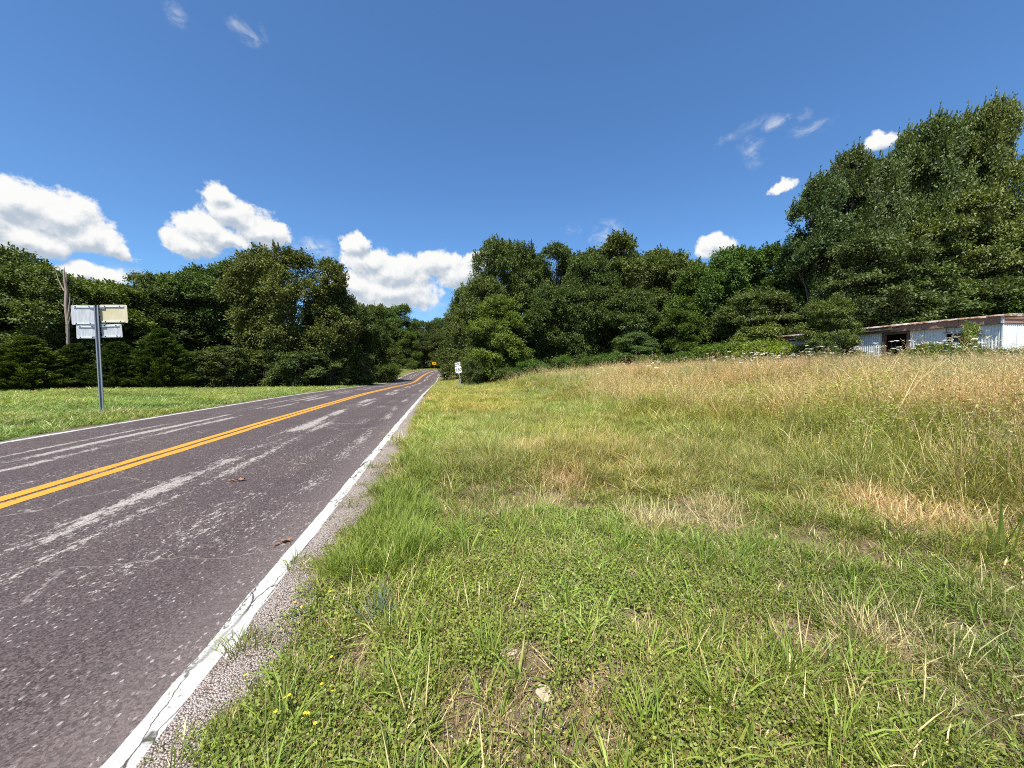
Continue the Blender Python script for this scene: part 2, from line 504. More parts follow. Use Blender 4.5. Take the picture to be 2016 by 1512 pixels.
def m_leaf(name, dark, light, trans=.22, rough=.58, spec=.2, hue=.06):
    """leaf: diffuse and thin-leaf light through it; each leaf and each plant has its own tint"""
    m = bpy.data.materials.new(name); m.use_nodes = True
    t = m.node_tree; t.nodes.clear(); k = NT(t)
    a = k.n('ShaderNodeAttribute'); a.attribute_name = 'tint'
    oi = k.n('ShaderNodeObjectInfo')
    c = k.mix(a.outputs['Fac'], dark, light)
    c = k.mix(1.0, c, oi.outputs['Color'], 'MULTIPLY')
    p = k.n('ShaderNodeBsdfPrincipled')
    k.set(p.inputs['Base Color'], c)
    p.inputs['Roughness'].default_value = rough
    p.inputs['Specular IOR Level'].default_value = spec
    tr = k.n('ShaderNodeBsdfTranslucent')
    k.set(tr.inputs[0], k.mix(1.0, c, (1.25, 1.35, .55), 'MULTIPLY'))
    mx = k.n('ShaderNodeMixShader'); mx.inputs[0].default_value = trans
    t.links.new(p.outputs[0], mx.inputs[1]); t.links.new(tr.outputs[0], mx.inputs[2])
    o = k.n('ShaderNodeOutputMaterial'); t.links.new(mx.outputs[0], o.inputs[0])
    return m

def m_blade():
    m = bpy.data.materials.new('grass_blade'); m.use_nodes = True
    t = m.node_tree; t.nodes.clear(); k = NT(t)
    a = k.n('ShaderNodeAttribute'); a.attribute_name = 'col'
    i = k.n('ShaderNodeAttribute'); i.attribute_name = 'patch'; i.attribute_type = 'INSTANCER'
    c = k.mix(1.0, a.outputs['Color'], i.outputs['Color'], 'MULTIPLY')
    p = k.n('ShaderNodeBsdfPrincipled')
    k.set(p.inputs['Base Color'], c)
    p.inputs['Roughness'].default_value = .5
    p.inputs['Specular IOR Level'].default_value = .3
    tr = k.n('ShaderNodeBsdfTranslucent'); k.set(tr.inputs[0], k.mix(1.0, c, (1.15, 1.2, .7), 'MULTIPLY'))
    mx = k.n('ShaderNodeMixShader'); mx.inputs[0].default_value = .3
    t.links.new(p.outputs[0], mx.inputs[1]); t.links.new(tr.outputs[0], mx.inputs[2])
    o = k.n('ShaderNodeOutputMaterial'); t.links.new(mx.outputs[0], o.inputs[0])
    return m

def m_plantcol(name):
    m = m_blade(); m.name = name
    t = m.node_tree
    for n in list(t.nodes):
        if n.type == 'ATTRIBUTE' and n.attribute_type == 'INSTANCER':
            v = t.nodes.new('ShaderNodeRGB'); v.outputs[0].default_value = (1, 1, 1, 1)
            for l in list(n.outputs['Color'].links): t.links.new(v.outputs[0], l.to_socket)
            t.nodes.remove(n)
    return m

def m_bark(name, a, b_):
    def b(k, p, o):
        P = k.vm('MULTIPLY', objco(k), (9, 9, 1.6))
        n = k.noise(P, 1.5, 5, .65)
        bump(k, p, n, .05, .8)
        return k.mix(n, a, b_)
    return mat(name, b, rough=.9, spec=.1)

def m_siding(name, c, rust, lo):
    def b(k, p, o):
        P = objco(k)
        n = k.noise(k.vm('MULTIPLY', P, (3, 3, .8)), 1.5, 5, .65)
        col = k.mix(n, tuple(v * .8 for v in c), tuple(min(1, v * 1.1) for v in c))
        st = k.noise(k.vm('MULTIPLY', P, (22, 22, .9)), 1.0, 5, .65)
        col = k.mix(k.m('MULTIPLY', k.ss(st, lo, lo + .2), .75), col, rust)
        bump(k, p, k.noise(P, 2.5, 3), .02, .3)
        return col
    return mat(name, b, rough=.5, spec=.35)

M = {}
M['asphalt'] = m_asphalt()
M['white_paint'] = m_paint('white_road_paint', (.50, .49, .44), .575, crackle=True)
M['yellow_paint'] = m_paint('yellow_road_paint', (.60, .275, .028), .565)
M['ground'] = m_ground()
M['gravel'] = m_gravel()
M['blade'] = m_blade()
M['plant'] = m_plantcol('plant_colours')
M['oak_leaf'] = m_leaf('oak_leaf', (.026, .043, .010), (.170, .220, .062))
M['light_leaf'] = m_leaf('light_leaf', (.034, .060, .011), (.195, .265, .060), trans=.25)
M['elm_leaf'] = m_leaf('elm_leaf', (.026, .046, .012), (.165, .220, .068), spec=.3, rough=.5)
M['shrub_leaf'] = m_leaf('shrub_leaf', (.045, .078, .018), (.145, .205, .055), trans=.3)
M['cedar_leaf'] = m_leaf('cedar_leaf', (.020, .036, .008), (.100, .138, .026), trans=.15, spec=.15, rough=.7)
M['bark'] = m_bark('grey_bark', (.045, .036, .028), (.17, .14, .115))
M['dead_wood'] = m_bark('dead_wood', (.13, .09, .07), (.50, .41, .34))
M['galv'] = plain('galvanised_steel', (.30, .33, .36), .2, 20, rough=.5, metal=.6)
M['alu_back'] = mat('weathered_sign_back', lambda k, p, o: k.mix(k.ss(k.noise(k.vm('MULTIPLY', objco(k), (14, 14, 2.2)), 1.0, 5, .7), .3, .7), (.36, .38, .40), (.56, .58, .60)), rough=.55, metal=.15)
M['alu_yellow'] = mat('yellowed_sign_back', lambda k, p, o: k.mix(k.ss(k.noise(k.vm('MULTIPLY', objco(k), (5, 5, 2.2)), 1.0, 4, .6), .3, .7), (.50, .43, .24), (.56, .52, .38)), rough=.6)
M['alu_clean'] = plain('pale_sign_bracket', (.60, .62, .64), .08, 12, rough=.5, metal=.1)
M['sign_white'] = plain('sign_white', (.80, .80, .78), .04, 5, rough=.45)
M['sign_black'] = plain('sign_black', (.015, .015, .015), .1, 5, rough=.5)
M['sign_yellow'] = plain('sign_yellow', (.80, .46, .02), .06, 5, rough=.45)
M['rust_post'] = plain('rusty_post', (.20, .09, .05), .3, 9, rough=.85)
M['siding'] = m_siding('white_corrugated_siding', (.70, .73, .74), (.36, .27, .20), .60)
M['siding_old'] = m_siding('stained_siding', (.42, .43, .42), (.17, .12, .08), .48)
M['fascia'] = m_siding('brown_ribbed_band', (.36, .20, .145), (.14, .08, .06), .52)
M['roof'] = mat('rusty_white_roof', lambda k, p, o: k.mix(k.ss(k.noise(objco(k), 2.6, 6, .7), .44, .56), (.60, .56, .52), (.34, .185, .11)), rough=.75)
M['old_wood'] = m_bark('weathered_board', (.055, .040, .032), (.22, .165, .125))
M['dark_inside'] = plain('dim_panelling', (.045, .038, .03), .25, 4, rough=.9)
M['glass'] = mat('dusty_glass', lambda k, p, o: (.03, .034, .036), rough=.12, spec=.6)
M['limestone'] = plain('limestone', (.42, .35, .24), .25, 14, rough=.9)
M['dry_leaf'] = plain('dry_leaf', (.28, .15, .085), .3, 30, rough=.8)

# ------------------------------------------------------------------ ground, road, markings
def axis(lims):
    out = []
    for a, b, st in lims: out += list(np.arange(a, b, st))
    return np.array(out + [lims[-1][1]])
def build_ground():
    xs = axis([(-3000, -600, 300), (-600, -160, 40), (-160, -50, 6), (-50, -14, 1.0), (-14, 14, .35), (14, 45, 1.0), (45, 160, 6), (160, 600, 40), (600, 3000, 300)])
    ys = axis([(-900, -100, 100), (-100, -10, 10), (-10, -2, 1), (-2, 20, .35), (20, 70, 1.0), (70, 150, 2.5), (150, 400, 20), (400, 3600, 320)])
    X, Y = np.meshgrid(xs, ys, indexing='ij')
    Z = H(X, Y).reshape(X.shape)
    V = np.stack([X, Y, Z], -1).reshape(-1, 3)
    nx, ny = X.shape
    i = (np.arange(nx - 1)[:, None] * ny + np.arange(ny - 1)[None, :]).ravel()
    Fc = np.stack([i, i + ny, i + ny + 1, i + 1], 1)
    o = link('ground', mesh_np('ground', V, Fc, [M['ground']], smooth=True))
    tag(o, 'grassy ground of soil and thatch along the road', kind='structure')
build_ground()

def strip(name, ss_, la, lb, dz, m, parent=None, jag=(0, 0), seed=0, cross=2):
    rg = np.random.default_rng(seed)
    n = len(ss_)
    ja = (N3(ss_ + seed * 7.7, ss_ * 0 + seed, .45, 5) - .5) * 7 * jag[0]; jb = (N4(ss_ + seed * 3.1, ss_ * 0 + seed, .45, 5) - .5) * 7 * jag[1]
    z = road_z(ss_) + dz
    V = []; UV = []
    for j in range(cross):
        f = j / (cross - 1)
        lat = (la + ja) * (1 - f) + (lb + jb) * f
        x, y = to_world(ss_, lat)
        V.append(np.stack([x, y, z], 1)); UV.append(np.stack([ss_, lat], 1))
    V = np.concatenate(V); UV = np.concatenate(UV)
    fs = []
    for j in range(cross - 1):
        i = np.arange(n - 1) + j * n
        fs.append(np.stack([i, i + n, i + n + 1, i + 1], 1))     # wound so the faces look up
    Fc = np.concatenate(fs)[:, ::-1]
    return link(name, mesh_np(name, V, Fc, [m], smooth=True, uv=UV), parent)
SR = np.concatenate([np.arange(-30, 20, .12), np.arange(20, 60, .5), np.arange(60, 300, 1.0)])
road = strip('road', SR, R_EDGE, L_EDGE, 0.0, M['asphalt'], jag=(.012, .03), seed=1, cross=9)
tag(road, 'worn purplish grey two lane road with pale streaks', kind='structure')
SR2 = np.concatenate([np.arange(-6, 14, .05), np.arange(14, 60, .3), np.arange(60, 300, 1.0)])
e1 = strip('edge_line', SR2, -1.135, -1.275, .004, M['white_paint'], road, (.012, .006), 2, 3)
e1['label'] = 'cracked white edge line beside the gravel'
e2 = strip('edge_line', SR2, -8.74, -8.90, .004, M['white_paint'], road, (.010, .012), 3, 3)
e2['label'] = 'white edge line on the far side of the road'
c1 = strip('centre_line', SR2, -4.68, -4.86, .004, M['yellow_paint'], road, (.006, .006), 4, 3)
c2 = strip('centre_line', SR2, -4.94, -5.12, .004, M['yellow_paint'], road, (.006, .006), 5, 3)

def build_shoulder():
    n = 170
    s = np.linspace(-6, 22, n)
    lat0 = np.full(n, R_EDGE - .02)
    lat1 = -0.80 + (N3(s, s * 0 + 3, .7, 3) - .5) * .35 - sstep(7, 20, s) * .2
    V = []; cross = 5
    for j in range(cross):
        f = j / (cross - 1)
        lat = lat0 * (1 - f) + lat1 * f
        x, y = to_world(s, lat)
        z = road_z(s) - .012 - .035 * f + (N4(x, y, .25, 2) - .5) * .02
        V.append(np.stack([x, y, z + (.02 if j < 4 else -.02)], 1))
    V = np.concatenate(V)
    fs = [np.stack([np.arange(n - 1) + j * n, np.arange(n - 1) + j * n + n, np.arange(n - 1) + j * n + n + 1, np.arange(n - 1) + j * n + 1], 1) for j in range(cross - 1)]
    o = link('gravel_shoulder', mesh_np('gravel_shoulder', V, np.concatenate(fs), [M['gravel']], smooth=True))
    tag(o, 'narrow pinkish gravel shoulder beside the white edge line', kind='structure')
build_shoulder()

# ------------------------------------------------------------------ leaf meshes
def leaves_mesh(cen, dirn, nor, ln, wd, fold=.25):
    """one pointed, folded leaf per row"""
    dirn = norm(dirn); side = norm(np.cross(dirn, nor)); up = np.cross(side, dirn)
    ln = ln[:, None]; wd = wd[:, None]
    b = cen - dirn * ln * .5; t = cen + dirn * ln * .5 - up * ln * .12
    l = cen + side * wd * .5 + up * wd * fold - dirn * ln * .05
    r = cen - side * wd * .5 + up * wd * fold - dirn * ln * .05
    V = np.stack([b, r, t, l], 1).reshape(-1, 3)
    Fc = np.arange(len(cen) * 4).reshape(-1, 4)
    return V, Fc

def rdir(rg, n): return norm(rg.normal(0, 1, (n, 3)))

def crown_from_blobs(rg, blobs, n_leaf, leaf=(.20, .12), clump=.55, per=34, flat=.5, centre=None, sweep=(0, 0, 0), up=.75, droop=.25, jit=1.0):
    """leaf clumps over the upper and outer skin of many boughs"""
    B = np.array([b[0] for b in blobs]); Rr = np.array([b[1] for b in blobs])
    if centre is None: centre = B.mean(0)
    area = (Rr[:, 0] * Rr[:, 2]); pr = area / area.sum()
    nc = n_leaf // per
    cc = np.zeros((0, 3)); co = np.zeros((0, 3))
    while len(cc) < nc:
        k = rg.choice(len(B), nc, p=pr)
        d = rdir(rg, nc)
        out = norm(B[k] - centre + rg.normal(0, .3, (nc, 3)))
        d = norm(d + out * .45 + np.array([0, 0, .22]))
        rad = rg.uniform(.62, 1.03, nc)[:, None]
        p = B[k] + d * Rr[k] * rad
        # thin out what is buried deep in other boughs
        q = np.linalg.norm((p[:, None, :] - B[None]) / Rr[None], axis=2)
        q[np.arange(nc), k] = 9
        keep = (q.min(1) > .80) | (rg.random(nc) < .14)
        cc = np.concatenate([cc, p[keep]]); co = np.concatenate([co, d[keep]])
    cc = cc[:nc]; co = co[:nc]
    ct = rg.random(nc)
    cs = rg.uniform(.6, 1.35, nc)
    K = np.repeat(np.arange(nc), per)
    n = len(K)
    off = rg.normal(0, .5, (n, 3)) * np.array([1, 1, flat]) * clump * cs[K][:, None]
    off += co[K] * rg.normal(0, .2, n)[:, None] * clump
    pos = cc[K] + off + np.array(sweep) * np.maximum(off[:, 2:3] + .2, 0)
    hor = norm(off * np.array([1, 1, .3]) + co[K] * .4 * clump + rg.normal(0, .25, (n, 3)) * clump)
    dr = norm(hor + np.array([0, 0, -droop]) + rg.normal(0, .3, (n, 3)) + np.array(sweep) * .8)
    cn = norm(np.array([0, 0, up]) + co * .55 + rg.normal(0, .42, (nc, 3)))
    nr = norm(cn[K] + rg.normal(0, .36, (n, 3)) * jit)
    ln = leaf[0] * rg.uniform(.6, 1.35, n); wd = leaf[1] * rg.uniform(.7, 1.3, n)
    V, Fc = leaves_mesh(pos, dr, nr, ln, wd)
    tint = np.clip(.03 + .52 * ct[K] ** 1.4 + .38 * rg.random(n), 0, 1)
    return V, Fc, tint, cc

def trunk_mesh(rg, name, Hh, r0, tips, m, fork=.35, lean=(0, 0), n_side=8):
    mb = MB()
    n = 9
    top = Hh * .82
    pts = []; rad = []
    for i in range(n):
        f = i / (n - 1)
        pts.append(Vector((lean[0] * f * f * Hh + rg.normal(0, .012) * Hh * f, lean[1] * f * f * Hh + rg.normal(0, .012) * Hh * f, f * top - .25)))
        rad.append(r0 * (1.35 if i == 0 else (1 - f) ** .8 + .08))
    mb.tube(pts, rad, n_side)
    for tp in tips:
        tp = Vector(tp)
        zb = min(max(tp.z * rg.uniform(.35, .75), fork * Hh * .5), top * .92)
        f = (zb + .25) / (top)
        i = min(int(f * (n - 1)), n - 2)
        a = pts[i].lerp(pts[i + 1], f * (n - 1) - i)
        rr = max(rad[i] * .45, .02)
        mid = a.lerp(tp, .5) + Vector((rg.normal(0, .25), rg.normal(0, .25), (tp - a).length * rg.uniform(-.02, .16)))
        q1 = a.lerp(mid, .5) + Vector((rg.normal(0, .1), rg.normal(0, .1), .05 * (tp - a).length))
        mb.tube([a, q1, mid, mid.lerp(tp, .55) + Vector((rg.normal(0, .12), rg.normal(0, .12), .1)), tp], [rr, rr * .8, rr * .55, rr * .3, .012], 5, cap=False)
    return mb.mesh(name, m, smooth=True)

def boughs(rg, Hh, Rx, n, z0=.12, prof=None, size=(.16, .26), flatz=.8, inner=.25):
    out = []
    prof = prof or (lambda f: math.sin(math.pi * min(max(f, 0.02), .985) ** .8) ** .6)
    for i in range(n):
        f = z0 + (1 - z0) * ((i + rg.random()) / n) ** .9
        a = rg.random() * 2 * math.pi
        rr = prof((f - z0) / (1 - z0)) * Rx * (rg.uniform(.5, .92) if rg.random() > inner else rg.uniform(.05, .5))
        s = rg.uniform(*size) * Rx * 1.1
        z = f * Hh
        z = min(z, Hh - s * flatz * 1.05 - .15)
        out.append((np.array([math.cos(a) * rr, math.sin(a) * rr, z]), np.array([s * rg.uniform(.9, 1.25), s * rg.uniform(.9, 1.25), s * flatz * rg.uniform(.8, 1.15)])))
    return out

PROTO = {}
def make_tree(key, seed, Hh, Rx, n_b, n_leaf, leafmat, **kw):
    rg = np.random.default_rng(seed)
    bl = boughs(rg, Hh, Rx, n_b, kw.get('z0', .1), kw.get('prof'), kw.get('size', (.17, .27)), kw.get('flatz', .8), kw.get('inner', .25))
    sk = kw.get('shear')
    if sk:
        for b in bl: b[0][0] += sk[0] * b[0][2]; b[0][1] += sk[1] * b[0][2]
    V, Fc, tint, cc = crown_from_blobs(rg, bl, n_leaf, kw.get('leaf', (.24, .14)), kw.get('clump', .6), kw.get('per', 34), kw.get('flat', .5),
                                       centre=np.array([0, 0, Hh * .45]), sweep=kw.get('sweep', (0, 0, 0)), up=kw.get('up', .75), droop=kw.get('droop', .25))
    if kw.get('sprays'):                               # leafy twigs that break the outline
        ns, l0, l1 = kw['sprays']
        ax = np.array([0, 0, Hh * .5])
        o_ = norm((cc - ax) * np.array([1 / Rx, 1 / Rx, 2 / Hh])); far_ = np.linalg.norm((cc - ax) * np.array([1 / Rx, 1 / Rx, 2 / Hh]), axis=1)
        pk = rg.choice(np.argsort(far_)[-int(len(cc) * .45):], ns)
        dv = norm(o_[pk] * .7 + np.array([0, 0, .55]) + np.array(kw.get('sweep', (0, 0, 0))) + rg.normal(0, .25, (ns, 3)))
        L_ = rg.uniform(l0, l1, ns); m_ = 26
        K = np.repeat(np.arange(ns), m_); u_ = rg.random(len(K))
        base_ = cc[pk] + o_[pk] * .1
        pos = base_[K] + dv[K] * (L_[K] * u_)[:, None] + np.array([0, 0, -.12]) * (u_ ** 2 * L_[K])[:, None] + rg.normal(0, .10, (len(K), 3)) * (1.15 - u_)[:, None]
        lf = kw.get('leaf')
        V2, F2 = leaves_mesh(pos, norm(dv[K] + rg.normal(0, .55, pos.shape)), norm(np.array([0, 0, .8]) + rg.normal(0, .5, pos.shape)), lf[0] * rg.uniform(.6, 1.2, len(K)), lf[1] * rg.uniform(.6, 1.2, len(K)))
        Fc = np.concatenate([Fc, F2 + len(V)]); V = np.concatenate([V, V2])
        tint = np.concatenate([tint, np.clip(.15 + .5 * rg.random(ns)[K] + .3 * rg.random(len(K)), 0, 1)])
    V[:, 2] = np.maximum(V[:, 2], -.15)
    crown = mesh_np('crown', V, Fc, [leafmat], tint=tint)
    tips = [b[0] + np.array([0, 0, b[1][2] * .3]) for b in bl if rg.random() < kw.get('limbs', .6)]
    tips += [c for c in cc[rg.choice(len(cc), min(40, len(cc)), replace=False)]] if kw.get('twigs') else []
    trunk = trunk_mesh(rg, 'trunk', Hh, kw.get('r0', .02 * Hh), tips, kw.get('bark', M['bark']))
    PROTO[key] = (trunk, crown, Hh, Rx)

round_prof = lambda f: (math.sin(math.pi * (0.10 + .86 * f)) ** .55)
skirt_prof = lambda f: (1 - .62 * f ** 2.2) * (1 if f < .85 else (1 - (f - .85) / .15 * .55))
tall_prof = lambda f: (.62 + .38 * math.sin(math.pi * min(f * 1.1, 1)) ** .8) * (1 if f < .8 else 1 - (f - .8) / .2 * .6)
make_tree('broad', 11, 14, 6.3, 84, 81000, M['oak_leaf'], prof=round_prof, z0=.02, leaf=(0.221, 0.139), clump=.52, per=38, flat=.75, limbs=.4, flatz=1.0, inner=.3, size=(.15, .24), up=.55, sprays=(240, .45, 1.0))
make_tree('edge', 12, 12, 4.4, 64, 62100, M['oak_leaf'], prof=skirt_prof, z0=.03, leaf=(0.205, 0.123), clump=.48, per=36, flat=.75, limbs=.4, flatz=1.0, inner=.3, up=.55, sprays=(240, .45, 1.0))
make_tree('edge2', 13, 12, 4.0, 58, 56700, M['light_leaf'], prof=skirt_prof, z0=.03, leaf=(0.189, 0.115), clump=.46, per=36, flat=.7, limbs=.4, size=(.17, .27), flatz=1.0, inner=.3, up=.55, sprays=(240, .45, 1.0))
make_tree('tallw', 14, 15, 4.2, 64, 62100, M['oak_leaf'], prof=tall_prof, z0=.08, leaf=(0.213, 0.131), clump=.5, per=36, flat=.75, limbs=.5, flatz=1.05, inner=.25, up=.55, sprays=(240, .45, 1.0))
make_tree('loose', 15, 14, 4.6, 26, 15000, M['oak_leaf'], prof=tall_prof, z0=.45, leaf=(.27, .17), clump=.5, per=30, flat=.7, limbs=1, size=(.13, .2), twigs=True)
make_tree('wind', 16, 20, 3.0, 62, 62100, M['elm_leaf'], prof=(lambda f: .6 + .4 * math.sin(math.pi * min(f * 1.25, 1)) if f < .8 else .85 - (f - .8) * 2.4), z0=.06, leaf=(0.271, 0.139), clump=.42, per=30, limbs=.5, shear=(.03, 0), sweep=(.45, 0, .5), flat=1.0, flatz=1.1, droop=-.1, size=(.24, .42), up=.5, inner=.25, sprays=(300, .8, 1.7))
make_tree('layer', 17, 11, 4.6, 76, 64800, M['elm_leaf'], prof=skirt_prof, z0=.04, leaf=(0.205, 0.115), clump=.56, per=36, flat=.42, limbs=.5, flatz=.62, size=(.17, .28), up=.8, droop=.2, sprays=(240, .5, 1.1))
make_tree('small', 18, 4.5, 2.3, 30, 17000, M['oak_leaf'], prof=round_prof, z0=.06, leaf=(.16, .095), clump=.32, per=32, limbs=.6, flatz=1.0, flat=.7)
make_tree('shrub', 19, 2.0, 1.5, 26, 11000, M['shrub_leaf'], prof=round_prof, z0=.08, leaf=(.105, .055), clump=.24, per=24, limbs=.9, size=(.2, .33), flatz=1.0, flat=.7)
make_tree('vine', 20, 2.4, 2.2, 30, 14000, M['light_leaf'], prof=round_prof, z0=.05, leaf=(.125, .09), clump=.3, per=26, limbs=.8, size=(.18, .3), flatz=.95, flat=.7)

def make_cedar():
    rg = np.random.default_rng(21)
    Hh, Rx = 5.0, 1.9
    nb = 520
    f = rg.random(nb) ** 1.1
    a = rg.random(nb) * 2 * math.pi
    rr = Rx * (1 - f) ** .72 * (.75 + .35 * rg.random(nb)) * (1 + .18 * np.sin(a * 3 + f * 9)) + .08
    tipz = f * Hh * .92 + .12 + rr * .38
    per = 64
    K = np.repeat(np.arange(nb), per)
    u = rg.random(len(K)) ** .6
    u = .25 + .75 * u
    ax = np.stack([np.cos(a[K]), np.sin(a[K]), np.zeros(len(K))], 1)
    pos = ax * (rr[K] * u)[:, None]
    pos[:, 2] = f[K] * Hh * .92 + .12 + rr[K] * .38 * u ** 1.5
    pos += rg.normal(0, 1, pos.shape) * np.array([.12, .12, .09]) * (1.15 - u * .7)[:, None]
    dr = norm(ax + np.array([0, 0, .75]) + rg.normal(0, .42, pos.shape))
    nr = norm(rg.normal(0, .6, pos.shape) + np.array([0, 0, .6]))
    V, Fc = leaves_mesh(pos, dr, nr, .21 * rg.uniform(.6, 1.4, len(K)), .055 * rg.uniform(.7, 1.3, len(K)), .1)
    V[:, 2] = np.maximum(V[:, 2], -.1)
    bt = rg.random(nb)
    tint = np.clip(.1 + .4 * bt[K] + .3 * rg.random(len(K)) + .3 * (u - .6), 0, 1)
    crown = mesh_np('crown', V, Fc, [M['cedar_leaf']], tint=tint)
    mb = MB(); mb.tube([(0, 0, -.2), (0, 0, 2), (0, 0, Hh * .95)], [.12, .08, .015], 6)
    for i in range(0, nb, 6):
        mb.tube([(0, 0, f[i] * Hh * .92 + .1), (math.cos(a[i]) * rr[i] * .85, math.sin(a[i]) * rr[i] * .85, tipz[i] - .1)], [.02, .006], 4, False)
    PROTO['cedar'] = (mb.mesh('trunk', M['bark']), crown, Hh, Rx)
make_cedar()

def place_tree(key, x, y, Hh, label, cat='tree', group=None, wx=None, rz=None, col=(1, 1, 1), name=None, tilt=(0, 0), dz=0.0):
    trunk, crown, h0, r0 = PROTO[key]
    nm = name or {'broad': 'oak_tree', 'edge': 'forest_tree', 'edge2': 'forest_tree', 'tallw': 'tall_tree', 'loose': 'tall_tree', 'wind': 'elm_tree', 'layer': 'elm_tree', 'small': 'small_tree', 'shrub': 'shrub', 'vine': 'shrub', 'cedar': 'cedar_tree'}[key]
    e = empty(nm, (x, y, Hp(x, y) + dz), random.random() * 6.28 if rz is None else rz)
    e.rotation_euler.x, e.rotation_euler.y = tilt
    sz = Hh / h0
    sx = sz if wx is None else wx / r0
    e.scale = (sx, sx, sz)
    tag(e, label, cat, group)
    a = link('trunk', trunk, e); b = link('crown', crown, e)
    b.color = (*col, 1)
    return e

# ------------------------------------------------------------------ trees (px = bearing in the photograph, d = metres ahead)
TR = random.Random(5)
def T(key, px, d, top, label, group=None, w=None, **kw):
    x = xat(px, d)
    g = Hp(x, d)
    wr = w if w is not None else 3.0
    Hh = EYE + (724 - top) * (d - .45 * wr) / F - g
    c0 = kw.pop('col', (1, 1, 1)); br = TR.uniform(.82, 1.25); wm = TR.uniform(-.09, .10)
    kw['col'] = (c0[0] * br * (1 + wm), c0[1] * br, c0[2] * br * (1 - wm * .6))
    return place_tree(key, x, d, Hh, label, group=group, wx=w, **kw)

# left side, from the frame's edge to the road's bend
T('broad', 10, 33, 478, 'tall dense oak filling the far left edge of the wood', w=6.0, col=(.9, .95, .9))
T('edge', 88, 31, 520, 'dark leafy tree just left of the dead trunk', w=4.0, col=(.95, 1, .95))
T('edge2', 205, 36, 548, 'pale green vine-hung tree behind the yellowed sign plate', w=4.5, col=(1.0, 1.0, .9))
T('edge', 290, 40, 560, 'mid-height tree right of the back-facing road sign, below a lone crown', w=4.8)
T('loose', 305, 52, 535, 'open-topped tree poking above the left woods right of the sign', w=3.6)
T('tallw', 395, 44, 530, 'dark tree left of the big round oak, lower of two', w=4.4)
T('tallw', 445, 47, 510, 'dark tall tree touching the big round oak on its left', w=4.6, col=(.85, .92, .85))
T('broad', 575, 43, 484, 'big round oak standing close to the left side of the road', w=6.4, rz=.6, col=(1.12, .98, .88))
T('edge', 655, 45, 560, 'narrow oak merged with the right flank of the big round oak', w=3.4, col=(1.05, 1, .95))
T('edge2', 735, 66, 600, 'slender tree behind the small roadside shrub left of the road', w=4.6, col=(.85, .85, .8))
T('edge', 700, 60, 598, 'dark tree between the big round oak and the roadside shrub', w=4.2)
T('tallw', 785, 122, 599, 'upright tree with a pointed crown left of the road crest', w=6.6, col=(1.0, 1.05, .9))
T('edge', 748, 92, 640, 'low leafy tree below the pointed tree by the road crest', w=3.6)
T('broad', 835, 150, 632, 'far tree beyond the bend, left of the yellow arrow sign', w=9)
T('broad', 872, 160, 626, 'far tree beyond the bend, above the yellow arrow sign', w=9, col=(.95, 1, 1))
T('edge', 905, 150, 640, 'far tree beyond the bend, behind the route marker sign', w=8)
T('edge', 868, 138, 655, 'low dense tree closing the view behind the arrow sign', w=5.5)
T('edge2', 893, 128, 665, 'low dense tree on the outer side of the road bend', w=4.5, col=(.9, .95, .85))
T('edge2', 803, 116, 655, 'tree at the crest overhanging the left road edge', w=4.5, col=(.9, .95, .85))
# rear rows on the left that show in the gaps
gl = 'woods behind the left roadside trees'
for px, d, top, w, lb in (
        (60, 48, 528, 6, 'tree of the back row seen between the dead trunk and the far left oak'),
        (150, 50, 556, 6, 'tree of the back row behind the dead broken trunk'),
        (250, 58, 560, 7, 'tree of the back row behind the yellowed sign plate'),
        (345, 60, 548, 6, 'tree of the back row below the lone open crown'),
        (500, 60, 520, 6, 'back row tree between the big round oak and its dark left neighbour'),
        (660, 75, 590, 6, 'tree of the back row just past the right shoulder of the big round oak'),
        (715, 95, 606, 7, 'tree of the back row over the lone bushy sapling'),
        (780, 125, 630, 8, 'tree of the back row nearest the road crest on the left'),
        (-60, 36, 470, 6, 'tall tree of the back row cut by the left frame edge'),
        (-140, 34, 440, 6, 'tree beyond the left frame edge whose branches close the wood'),
        ):
    T('edge' if px % 4 else 'tallw', px, d, top, lb, gl, w=w)
# cedars and low growth along the left wood's foot
for i, (px, d, top, w, lb) in enumerate((
        (-40, 26, 640, 2.4, 'dark cedar at the extreme left edge of the wood'), (55, 27, 655, 2.6, 'bushy dark cedar left of the back-facing road sign'),
        (150, 29, 672, 2.0, 'low dark cedar behind the sign post'), (235, 30, 668, 2.2, 'dark cedar just right of the sign post'),
        (318, 31, 640, 2.5, 'tallest cedar, with yellow-green tip, right of the sign post'))):
    T('cedar', px, d, top, lb, 'cedars along the foot of the left wood', w=w, col=((1.0, 1.0, .9), (1.15, 1.2, .9), (.9, .95, .9), (.8, .9, .8), (1.35, 1.3, 1.0))[i])
for px, d, top, w, lb in ((395, 34, 690, 2.4, 'leafy bush between the tallest cedar and the first fence post'), (440, 37, 680, 2.6, 'leafy bush between the two left fence posts'),
        (520, 39, 688, 2.6, 'leafy bush under the left side of the big round oak'), (590, 39, 690, 2.8, 'leafy bush under the middle of the big round oak'),
        (650, 41, 700, 2.2, 'leafy bush under the right side of the big round oak'), (716, 47, 695, 1.7, 'small bushy sapling standing alone left of the road')):
    T('small', px, d, top, lb, 'bushes at the foot of the left wood', w=w, cat='bush', name='bush')
T('shrub', 700, 46, 735, 'low shrub at the foot of the lone bushy sapling', w=1.4, cat='shrub')
T('shrub', 752, 62, 714, 'rank weedy shrub on the left bank near the road crest', w=2.2, cat='shrub', col=(.9, .9, .7))
T('shrub', 808, 106, 714, 'yellowish weedy shrub on the bank below the crest trees', w=1.7, cat='shrub', col=(1.1, 1.05, .8))

